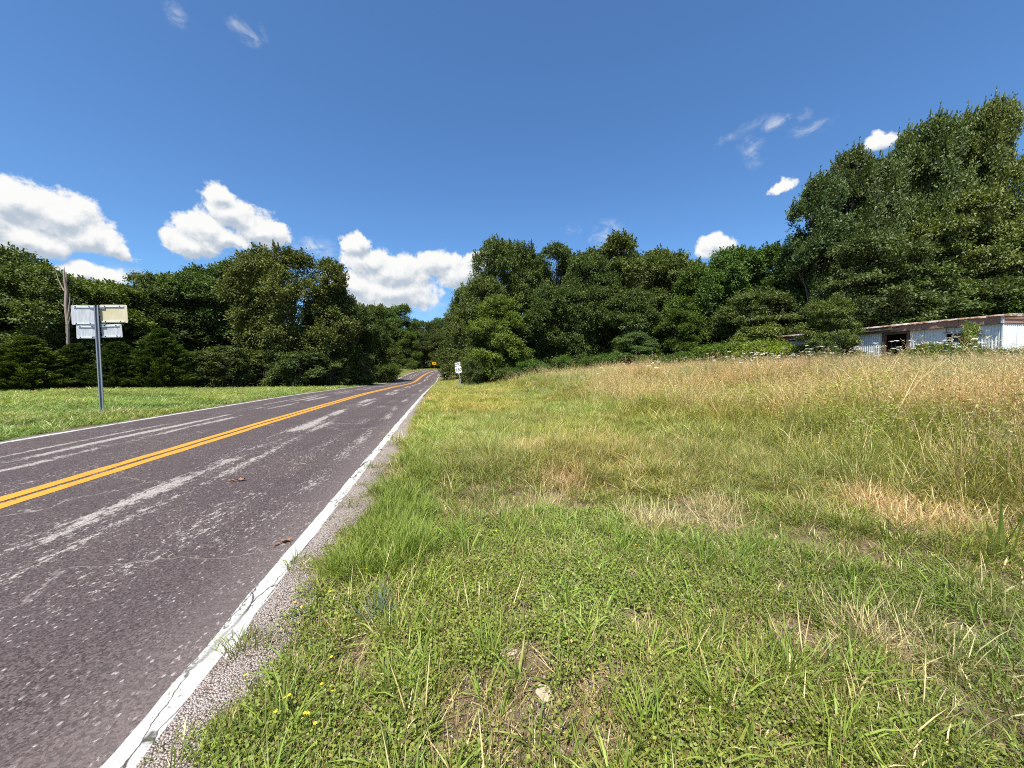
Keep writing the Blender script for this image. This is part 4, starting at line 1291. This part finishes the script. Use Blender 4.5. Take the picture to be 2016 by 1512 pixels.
for i in range(3):
    proto('dry', tuft('dry', [(26, .10, (.55, 1.05), (.0035, .006), .14, .4, {'tan': 3, 'gold': 3, 'straw': 1, 'olive': 1}), (26, .10, (.22, .5), (.004, .007), .4, 1.0, {'olive': 3, 'green': 3, 'straw': 2})], 150 + i,
                      heads=dict(on=0, n=5, r=.007, len=.15, size=.036, mix={'tan': 4, 'straw': 2, 'gold': 1})))
for i in range(2):
    proto('pink', tuft('pink', [(28, .12, (.6, 1.1), (.0035, .006), .17, .45, {'tan': 4, 'straw': 1}), (16, .10, (.3, .6), (.004, .007), .4, .9, {'olive': 2, 'tan': 2, 'green': 2})], 160 + i,
                       heads=dict(on=0, n=7, r=.010, len=.20, size=.040, mix={'tan': 5, 'straw': 1})))
for i in range(2):
    proto('tallgreen', tuft('tallgreen', [(46, .10, (.35, .7), (.004, .007), .25, .8, {'green': 4, 'olive': 3, 'fresh': 1, 'straw': .8})], 170 + i))
for i in range(2):
    proto('forb', tuft('forb', [(9, .09, (.4, .75), (.005, .008), .2, .25, {'green': 2, 'olive': 1})], 180 + i,
                       leaves=dict(n=110, spread=.15, z=(.08, .68), size=.05, asp=.28, tilt=.6, out=.8, mix={'green': 4, 'fresh': 1, 'blue': 1})))
for i in range(2):
    proto('stalk', tuft('stalk', [(4, .06, (1.0, 1.45), (.004, .006), .25, .7, {'straw': 2, 'gold': 2, 'tan': 1}), (10, .06, (.4, .7), (.005, .008), .35, .9, {'olive': 2, 'green': 2})], 210 + i,
                        heads=dict(on=0, n=16, r=.010, len=.24, size=.034, mix={'tan': 2, 'straw': 3})))
for i in range(2):
    proto('broad', tuft('broad', [(15, .03, (.10, .24), (.006, .011), .8, .9, {'fresh': 3, 'green': 2})], 190 + i))
for i in range(2):
    proto('thatch', tuft('thatch', [(44, .12, (.04, .12), (.003, .006), 1.25, .4, {'brown': 3, 'straw': 2, 'olive': 2, 'tan': 1})], 220 + i))
for i in range(2):
    proto('mown', tuft('mown', [(52, .14, (.07, .19), (.006, .011), .4, .8, {'green': 5, 'fresh': 2, 'olive': 2.5, 'straw': 1.1, 'brown': .4})], 200 + i))

KEYS = sorted(set(k for k, _ in G))
GI = {k: [i for i, (kk, _) in enumerate(G) if kk == k] for k in KEYS}
pcol = bpy.data.collections.new('tufts')          # never linked to the scene: only the source of the instances
for i, (k, me) in enumerate(G):
    o = bpy.data.objects.new('tuft_%02d' % i, me); pcol.objects.link(o)

def gn_scatter(name):
    ng = bpy.data.node_groups.new(name, 'GeometryNodeTree')
    ng.interface.new_socket('Geometry', in_out='INPUT', socket_type='NodeSocketGeometry')
    ng.interface.new_socket('Geometry', in_out='OUTPUT', socket_type='NodeSocketGeometry')
    N = ng.nodes; L = ng.links
    gi = N.new('NodeGroupInput'); go = N.new('NodeGroupOutput')
    ip = N.new('GeometryNodeInstanceOnPoints')
    ci = N.new('GeometryNodeCollectionInfo'); ci.inputs['Collection'].default_value = pcol
    ci.inputs['Separate Children'].default_value = True; ci.inputs['Reset Children'].default_value = True
    def at_(nm, ty):
        a = N.new('GeometryNodeInputNamedAttribute'); a.data_type = ty; a.inputs['Name'].default_value = nm; return a.outputs[0]
    L.new(gi.outputs[0], ip.inputs['Points']); L.new(ci.outputs[0], ip.inputs['Instance'])
    ip.inputs['Pick Instance'].default_value = True
    L.new(at_('idx', 'INT'), ip.inputs['Instance Index'])
    er = N.new('FunctionNodeEulerToRotation'); L.new(at_('rot', 'FLOAT_VECTOR'), er.inputs[0]); L.new(er.outputs[0], ip.inputs['Rotation'])
    L.new(at_('scl', 'FLOAT_VECTOR'), ip.inputs['Scale'])
    L.new(ip.outputs[0], go.inputs[0])
    return ng
GNG = gn_scatter('scatter_tufts')

def scatter(name, label, pts, idx, rot, scl, patch):
    me = bpy.data.meshes.new(name)
    n = len(pts)
    me.vertices.add(n); me.vertices.foreach_set('co', np.asarray(pts, np.float32).ravel())
    a = me.attributes.new('idx', 'INT', 'POINT'); a.data.foreach_set('value', np.asarray(idx, np.int32))
    a = me.attributes.new('rot', 'FLOAT_VECTOR', 'POINT'); a.data.foreach_set('vector', np.asarray(rot, np.float32).ravel())
    a = me.attributes.new('scl', 'FLOAT_VECTOR', 'POINT'); a.data.foreach_set('vector', np.asarray(scl, np.float32).ravel())
    a = me.attributes.new('patch', 'FLOAT_COLOR', 'POINT')
    c = np.ones((n, 4), np.float32); c[:, :3] = patch; a.data.foreach_set('color', c.ravel())
    o = link(name, me)
    md = o.modifiers.new('scatter', 'NODES'); md.node_group = GNG
    tag(o, label, kind='stuff')
    return o

def sector(rg, rings, half=R(60)):
    """random spots ahead of the verge, thinner with distance: rings = (r0, r1, per square metre)"""
    out = []
    for r0, r1, den in rings:
        n = int(den * half * (r1 * r1 - r0 * r0))
        r = np.sqrt(rg.uniform(r0 * r0, r1 * r1, n)); a = rg.uniform(-half, half, n)
        out.append(np.stack([r * np.sin(a), r * np.cos(a)], 1))
    return np.concatenate(out)

DIRT = [(1000, 1240, .12), (1040, 1300, .22), (940, 1390, .22), (930, 1330, .12), (1150, 1430, .25), (1020, 1470, .25), (1260, 1140, .2), (1540, 1150, .25), (1560, 1240, .22), (1040, 1215, .15),
        (1200, 1330, .15), (700, 1290, .2), (1560, 1480, .16), (1400, 1200, .15), (740, 1330, .16), (1060, 1375, .14), (860, 1480, .15)]
DIRT = [(*at(px, py), r * (1.0 if py > 1200 else .55)) for px, py, r in DIRT]
STRAWP = [(1035, 886, .45), (1110, 930, .55), (1765, 1165, .28), (1400, 955, .4), (1430, 985, .3), (1790, 975, .55), (1900, 985, .4), (1060, 975, .3), (1290, 1010, .4), (1700, 950, .4), (215, 806, .75), (175, 810, .5)]
STRAWP = [(*at(px, py, .25 if px > 1350 else .05), r) for px, py, r in STRAWP]
def spots(x, y, L_, soft=.5):
    m = np.zeros(len(x))
    wob = (N4(x, y, .35, 2) - .5) * .3
    for (cx, cy, r) in L_:
        d = np.hypot(x - cx, (y - cy)) / r + wob
        m = np.maximum(m, np.clip((1.0 - d) / soft, 0, 1))
    return m

def grass_fields():
    rg = np.random.default_rng(77)
    # ---------------- right verge and meadow, one pass of spots
    p = sector(rg, [(.9, 2.2, 560), (2.2, 4, 330), (4, 7, 150), (7, 12, 62), (12, 20, 24), (20, 34, 9.5), (34, 60, 3.2), (60, 130, .8)])
    x, y = p[:, 0], p[:, 1]
    s, lat = frame(x, y)
    dist = np.hypot(x, y)
    n1 = N1(x + 40, y + 11, 1.3, 3); n2 = N2(x + 7, y + 60, .5, 2); n3 = N3(x, y, 4.0, 3)
    edge = -.84 + .14 * (dist > 5) + (N4(s, s * 0 + 9, .5, 3) - .5) * .42 - sstep(6, 14, s) * .15
    right = lat > edge
    left = lat < L_EDGE - .25 + (n2 - .5) * .3
    ok = (right | left) | ((lat > -1.12) & (lat <= edge) & (rg.random(len(x)) < .10) & (dist < 9))
    # keep the trailer's floor clear
    lx = (x - 25.4) * math.cos(R(100.1)) + (y - 20) * math.sin(R(100.1)); ly = -(x - 25.4) * math.sin(R(100.1)) + (y - 20) * math.cos(R(100.1))
    ok &= ~((lx > -.1) & (lx < 15.1) & (ly < .1) & (ly > -4))
    mead = sstep(4.3, 7.0, lat + (n3 - .5) * 3.0 - sstep(20, 45, s) * .6) * right
    n = len(x)
    kind = np.array(['turf'] * n, dtype=object)
    u = rg.random(n)
    dm = spots(x, y, DIRT, .6); sm = spots(x, y, STRAWP, .5)
    near = dist < 7
    def put(mask, k): kind[mask] = k
    # verge, by strips
    v = right & (u >= mead)
    w = rg.random(n)
    shrt = v & (dist < 5.5)
    put(shrt & (w < .30 + 1.2 * (n1 - .5)), 'clover')
    put(shrt & (w > .66) & (w < .80), 'thatch')
    put(shrt & (rg.random(n) < .012), 'fresh')
    put(shrt & (rg.random(n) < .022) & (n1 < .48), 'straw')
    put(shrt & (w > .93), 'broad')
    put(shrt & (w > .88) & (w <= .91) & (n2 > .5), 'straw')
    road_edge = v & (lat < -.15 + (n2 - .5) * .5) & (lat > edge + .10) & (dist > 2.9)
    put(road_edge & (w < .75), 'fresh')
    mid = v & (dist >= 4.2) & (lat > .2)
    put(mid & (w < .5 * sstep(4.2, 7, dist[:]) + .5 * (n3 - .5)), 'fescue')
    put(v & (dist >= 5.5) & (w >= .5), 'mown')
    put(v & (dist >= 5.5) & (w > .92), 'straw')
    put(v & (dist >= 8) & (w < .35), 'fresh')
    put(v & (dist >= 4.5) & (w > .35) & (w < .43), 'tallgreen')
    # meadow
    md_ = right & (u < mead)
    q = np.clip(.42 * rg.random(n) + .58 * (.5 + 1.9 * (N4(x + 3, y + 8, 1.5, 3) - .5)), 0, 1)
    pinkf = sstep(10, 16, lat + (n3 - .5) * 9) * sstep(34, 18, np.abs(dist - 8) + 10)
    put(md_, 'dry')
    put(md_ & (q < .58 * pinkf), 'pink')
    put(md_ & (q > .30 + .22 * sstep(7, 13, lat)), 'tallgreen')
    put(md_ & (rg.random(n) < .09), 'stalk')
    put(md_ & (rg.random(n) < .07 + .16 * (q > .6)), 'forb')
    # left verge
    put(left, 'mown'); put(left & (w > .8), 'fresh'); put(left & (w < .025), 'straw')
    fl = sstep(-15.5, -20, lat) * sstep(20, 34, dist)
    put(left & (rg.random(n) < .55 * fl * (dist > 60)), 'tallgreen')
    # bare soil and straw spots
    put((dm > .3) & right & (rg.random(n) < .85), 'thatch')
    ok &= ~((dm > .3) & (rg.random(n) < .72 * dm))
    ok &= ~(right & (dist < 5) & (N2(x + 31, y + 5, .42, 3) < .37) & (rg.random(n) < .7))
    st = (sm > .2) & (right | left)
    put(st & (rg.random(n) < sm * .95), 'straw')
    idx = np.array([GI[k][0] for k in kind]); 
    nvar = np.array([len(GI[k]) for k in kind]); idx = idx + (rg.random(n) * nvar).astype(int)
    # size: broader tufts farther off so that fewer cover the ground
    base = np.interp(dist, [0, 4, 8, 14, 24, 40, 80, 130], [.95, 1.0, 1.25, 1.7, 2.3, 3.2, 5.0, 7.0])
    sx = base * rg.uniform(.75, 1.3, n)
    sz = rg.uniform(.7, 1.25, n) * np.interp(dist, [0, 12, 40, 120], [1, 1.0, 1.12, 1.4])
    tallk = np.isin(kind, ['dry', 'pink', 'tallgreen', 'forb', 'stalk'])
    hn = .40 + 1.15 * N1(x + 13, y + 77, 1.9, 3)
    sz = np.where(tallk, sz * hn * np.where(mead > 0, (.66 + .28 * sstep(4.0, 6.0, lat) - .33 * sstep(9, 16, lat)), .55), sz)
    sz = np.where((kind == 'fresh') & left, sz * .62, sz)
    sz = np.where((kind == 'fescue'), sz * np.interp(dist, [4, 8], [.7, 1.0]), sz)
    sz = np.where((kind == 'fresh') & (dist >= 8), sz * .8, sz)
    sz = np.where(dist < 5, sz * (.75 + .5 * n1), sz)
    z = H(x, y, (s, lat))
    pts = np.stack([x, y, z], 1)
    rot = np.stack([rg.normal(0, .10, n), rg.normal(0, .10, n), rg.random(n) * 6.28], 1)
    scl = np.stack([sx, sx, sz], 1)
    pb = .92 + .62 * (N1(x, y, 2.6, 3))[:, None] * np.ones(3)
    hue = 1.35 * (N2(x + 90, y, 3.4, 3) - .5)
    pb = pb * (1 + .16 * (left * (dist > 5)) + .18 * right * sstep(4, 8, dist) + .09 * right * (dist < 6))[:, None]
    pb = pb * np.where(left[:, None], np.array([.80, .98, .80]), np.array([1.12, 1.08, .96]))
    pb = pb * np.stack([1 + .55 * hue, 1 + .12 * hue, 1 + .1 * hue], 1)
    groups = [('verge_grass', 'short mown grass and arching fescue on the verges', ['turf', 'fresh', 'fescue', 'mown', 'broad']),
              ('clover_cover', 'small-leaved clover mat in the near verge', ['clover']),
              ('meadow_grass', 'tall tan and green seeding grass of the rising meadow', ['dry', 'pink', 'tallgreen', 'stalk']),
              ('meadow_weeds', 'leafy green weeds standing in the meadow', ['forb']),
              ('dry_straw', 'flattened pale straw lying in the verge', ['straw', 'thatch'])]
    for nm, lb, ks in groups:
        m = ok & np.isin(kind, ks)
        scatter(nm, lb, pts[m], idx[m], rot[m], scl[m], pb[m])
    return
grass_fields()

# gravel chips showing in the bare soil and on the shoulder
def chips():
    rg = np.random.default_rng(55)
    P = []
    for (cx, cy, r) in DIRT:
        n = int(900 * r)
        a = rg.random(n) * 6.28; q = r * .8 * np.sqrt(rg.random(n)); P.append(np.stack([cx + np.cos(a) * q, cy + np.sin(a) * q], 1))
    s = rg.uniform(.6, 7, 5200); l = rg.uniform(-1.08, -.72, 5200)
    x, y = to_world(s, l); P.append(np.stack([x, y], 1))
    P = np.concatenate(P); n = len(P)
    z = H(P[:, 0], P[:, 1])
    sz = rg.uniform(.0025, .0065, n) * np.where(rg.random(n) < .06, 1.8, 1)
    o8 = np.array([(1, 0, 0), (0, 1, 0), (-1, 0, 0), (0, -1, 0), (0, 0, .8), (0, 0, -.5)])
    f8 = np.array([(0, 1, 4), (1, 2, 4), (2, 3, 4), (3, 0, 4), (1, 0, 5), (2, 1, 5), (3, 2, 5), (0, 3, 5)])
    V = o8[None] * sz[:, None, None] * rg.uniform(.6, 1.4, (n, 6, 1))
    a = rg.random(n) * 6.28; c, s_ = np.cos(a)[:, None], np.sin(a)[:, None]
    V = np.stack([V[..., 0] * c - V[..., 1] * s_, V[..., 0] * s_ + V[..., 1] * c, V[..., 2]], 2)
    on_sh = np.arange(n) >= n - 5200
    zz = np.where(on_sh, road_z(frame(P[:, 0], P[:, 1])[0]) - .002, z + .004)
    V += np.stack([P[:, 0], P[:, 1], zz], 1)[:, None, :]
    Fc = (np.arange(n)[:, None, None] * 6 + f8[None]).reshape(-1, 3)
    c0 = np.array([(.46, .39, .33), (.36, .29, .25), (.56, .50, .42), (.28, .22, .18)])[rg.integers(0, 4, n)] * rg.uniform(.8, 1.15, (n, 1))
    o = link('gravel', mesh_np('gravel', V.reshape(-1, 3), Fc, [M['plant']], col=np.repeat(c0, 8, 0)))
    tag(o, 'loose pale gravel chips on the shoulder and bare soil', kind='stuff')
chips()

# ------------------------------------------------------------------ flowers
def flower_protos():
    rg = np.random.default_rng(61)
    mb = MB(); mb.tube([(0, 0, -.05), (.01, 0, .4), (0, .01, .80)], [.004, .0035, .003], 4)
    stem = mb.mesh('stem', M['stem'])
    pos = []; 
    for i in range(60):
        a = rg.random() * 6.28; r = .052 * math.sqrt(rg.random()); pos.append((math.cos(a) * r, math.sin(a) * r, .815 + .10 * r + rg.normal(0, .003)))
    pos = np.array(pos); n = len(pos)
    V, Fc = leaves_mesh(pos, rdir(rg, n) * np.array([1, 1, .15]), norm(np.array([0, 0, 1.]) + rg.normal(0, .25, (n, 3))), np.full(n, .022), np.full(n, .018), .05)
    head = mesh_np('flower_head', V, Fc, [M['petal_white']])
    mb = MB(); mb.tube([(0, 0, -.03), (.01, 0, .12), (0, .0, .22)], [.002, .002, .0015], 4); st2 = mb.mesh('stem', M['stem'])
    a = np.arange(6) * 2 * math.pi / 6
    pos = np.stack([np.cos(a) * .007, np.sin(a) * .007, np.full(6, .222)], 1)
    V, Fc = leaves_mesh(pos, np.stack([np.cos(a), np.sin(a), np.full(6, .3)], 1), np.tile(np.array([0, 0, 1.]), (6, 1)), np.full(6, .015), np.full(6, .011), .1)
    yel = mesh_np('flower_head', V, Fc, [M['petal_yellow']])
    return stem, head, st2, yel
M['stem'] = plain('green_stem', (.10, .14, .05), .2, 10)
M['petal_white'] = plain('white_petal', (.80, .79, .70), .05, 10)
M['petal_yellow'] = plain('yellow_petal', (.80, .50, .02), .08, 10)
stem, head, st2, yel = flower_protos()
def flowers():
    rg = np.random.default_rng(62)
    # white umbels of the meadow, thicker at its crest
    k = 0
    tries = 0
    while k < 200 and tries < 9000:
        tries += 1
        d = rg.uniform(5.5, 24); px = rg.uniform(1000, 2030)
        x = xat(px, d); s, lat = frame([x], [d]); lat = lat[0]
        if lat < 4.8: continue
        if rg.random() > (.25 + .75 * sstep(6, 13, lat)) * float(N3(np.array([x]), np.array([d]), 5, 2)[0] > .42): continue
        if (x - 25.4) * .985 + (d - 20) * .175 > -.6: continue
        e = empty('white_wildflower', (x, d, Hp(x, d) + .0), rg.random() * 6.28)
        hs_ = rg.uniform(1.0, 1.35) * (1.2 if d < 18 else 1.0); e.scale = (1.2, 1.2, hs_); e.rotation_euler = (rg.normal(0, .12), rg.normal(0, .12), e.rotation_euler.z)
        tag(e, 'flat white wildflower head standing in the tall meadow grass', 'flower', 'white wildflowers in the meadow')
        link('stem', stem, e); link('flower_head', head, e); k += 1
    for (px, py) in ((600, 1395), (640, 1400), (575, 1400), (610, 1425), (585, 1385), (655, 1170), (612, 1190), (725, 1130), (760, 1045), (740, 1028), (765, 1010), (970, 1050), (1000, 1048), (1250, 1072), (1255, 1090), (655, 1310), (675, 1305), (500, 1350), (560, 1190), (1120, 1112), (735, 1085), (1520, 1100), (690, 1240), (600, 1450), (555, 1415), (630, 1372)):
        x, y = at(px + rg.normal(0, 6), py + 18)
        e = empty('yellow_wildflower', (x, y, Hp(x, y)), rg.random() * 6.28)
        e.scale = (.62,) * 3; e.rotation_euler = (rg.normal(0, .2), rg.normal(0, .2), 0)
        tag(e, 'tiny yellow wildflower in the grass near the road edge', 'flower', 'yellow wildflowers in the verge')
        link('stem', st2, e); link('flower_head', yel, e)
flowers()

# ------------------------------------------------------------------ single plants, stones, leaves on the road
def single_tuft(name, label, cat, px, py, specs, seed, z=0.0, group=None, scale=1.0):
    x, y = at(px, py, z)
    o = link(name, tuft(name, specs, seed, m=M['plant']), loc=(x, y, Hp(x, y)), rot=(0, 0, random.random() * 6))
    o.scale = (scale,) * 3
    tag(o, label, cat, group)
    return o
PAL['yucca'] = [(.15, .20, .12), (.19, .24, .16)]
single_tuft('grass_clump', 'blue-green stiff-bladed clump right of the gravel shoulder', 'grass clump', 745, 1215, [(30, .04, (.14, .30), (.008, .013), .55, .3, {'yucca': 1})], 301)
single_tuft('grass_clump', 'tall pale sword-like blades in the meadow at the right edge', 'grass clump', 1972, 1030, [(9, .05, (.35, .75), (.016, .026), .25, .3, {'yucca': 2, 'fresh': 1})], 302, z=.3)
single_tuft('straw_clump', 'standing clump of dead straw-coloured stems in the verge', 'dry grass', 945, 1020, [(70, .22, (.16, .36), (.003, .006), .45, .5, {'straw': 4, 'tan': 1})], 303)
single_tuft('straw_clump', 'dead straw-coloured stems right of the larger straw clump', 'dry grass', 1055, 985, [(40, .16, (.12, .26), (.003, .006), .5, .5, {'straw': 4, 'tan': 1})], 304)
for i, (px, py) in enumerate(((1095, 1340), (1130, 1300), (1190, 1385), (1030, 1240), (1000, 1345), (1085, 1195), (800, 1390), (830, 1440), (1150, 1480), (1220, 1500), (1410, 1265), (1060, 1450), (1215, 1345), (1905, 1450), (1480, 1440), (1960, 1330))):
    single_tuft('broad_grass_tuft', 'broad-bladed bright green grass tuft low in the near verge', 'grass clump', px, py + 15, [(18, .03, (.08, .19), (.007, .012), .85, .8, {'fresh': 3, 'green': 1})], 320 + i, group='broad-bladed tufts in the near verge')

def stone(px, py, w, label, seed):
    rg = np.random.default_rng(seed)
    x, y = at(px, py)
    bm = bmesh.new(); bmesh.ops.create_icosphere(bm, subdivisions=3, radius=1)
    for v in bm.verts:
        n = .16 * math.sin(v.co.x * 5 + seed) * math.cos(v.co.y * 4) + rg.normal(0, .03)
        v.co = Vector((v.co.x * w * (1 + n), v.co.y * w * .62 * (1 + n), max(min(v.co.z, .55), -.5) * w * .35 + rg.normal(0, .02) * w))
    me = bpy.data.meshes.new('stone'); bm.to_mesh(me); bm.free(); me.materials.append(M['limestone'])
    o = link('stone', me, loc=(x, y, Hp(x, y) + .012), rot=(0, .1, rg.random() * 3))
    tag(o, label, 'stone', 'limestone pieces in the verge')
stone(1072, 1375, .055, 'pale yellowish flat stone between the near broad-bladed tufts', 3)
stone(1000, 1294, .05, 'pale flat stone above bare soil in the near verge', 4)

def dry_leaf(px, py, w, label, seed):
    rg = np.random.default_rng(seed)
    x, y = at(px, py)
    n = 14
    vs = [(0, 0, .01)]
    for i in range(n):
        a = 2 * math.pi * i / n; r = w * (1.0 if i % 2 == 0 else .55) * rg.uniform(.8, 1.2)
        vs.append((math.cos(a) * r, math.sin(a) * r * .6, .006 + .35 * w * abs(math.sin(a * 1.5 + seed)) + rg.uniform(0, .12 * w)))
    fs = [(0, 1 + i, 1 + (i + 1) % n) for i in range(n)]
    mb = MB(); mb.add(vs, fs)
    o = mb.build('dry_leaf', M['dry_leaf'], loc=(x, y, float(road_z(frame([x], [y])[0])[0]) + .004), rot=(0, 0, rg.random() * 3))
    sol = o.modifiers.new('thickness', 'SOLIDIFY'); sol.thickness = .0015
    st = MB(); st.tube([(0, 0, .01), (-w * .9, -w * .3, .012), (-w * 1.5, -w * .4, .004)], [.0015, .0015, .001], 4); st.build('stalk', M['dry_leaf'], o)
    tag(o, label, 'leaf', 'dry leaves on the road')
dry_leaf(562, 1066, .055, 'curled brown dry leaf lying against the near white edge line', 1)
dry_leaf(545, 1072, .03, 'small dry leaf scrap just left of the curled brown leaf', 4)
dry_leaf(474, 945, .075, 'orange-brown dry leaf in the middle of the near lane', 2)
dry_leaf(456, 946, .05, 'grey-brown dry leaf left of the orange-brown one in the lane', 3)
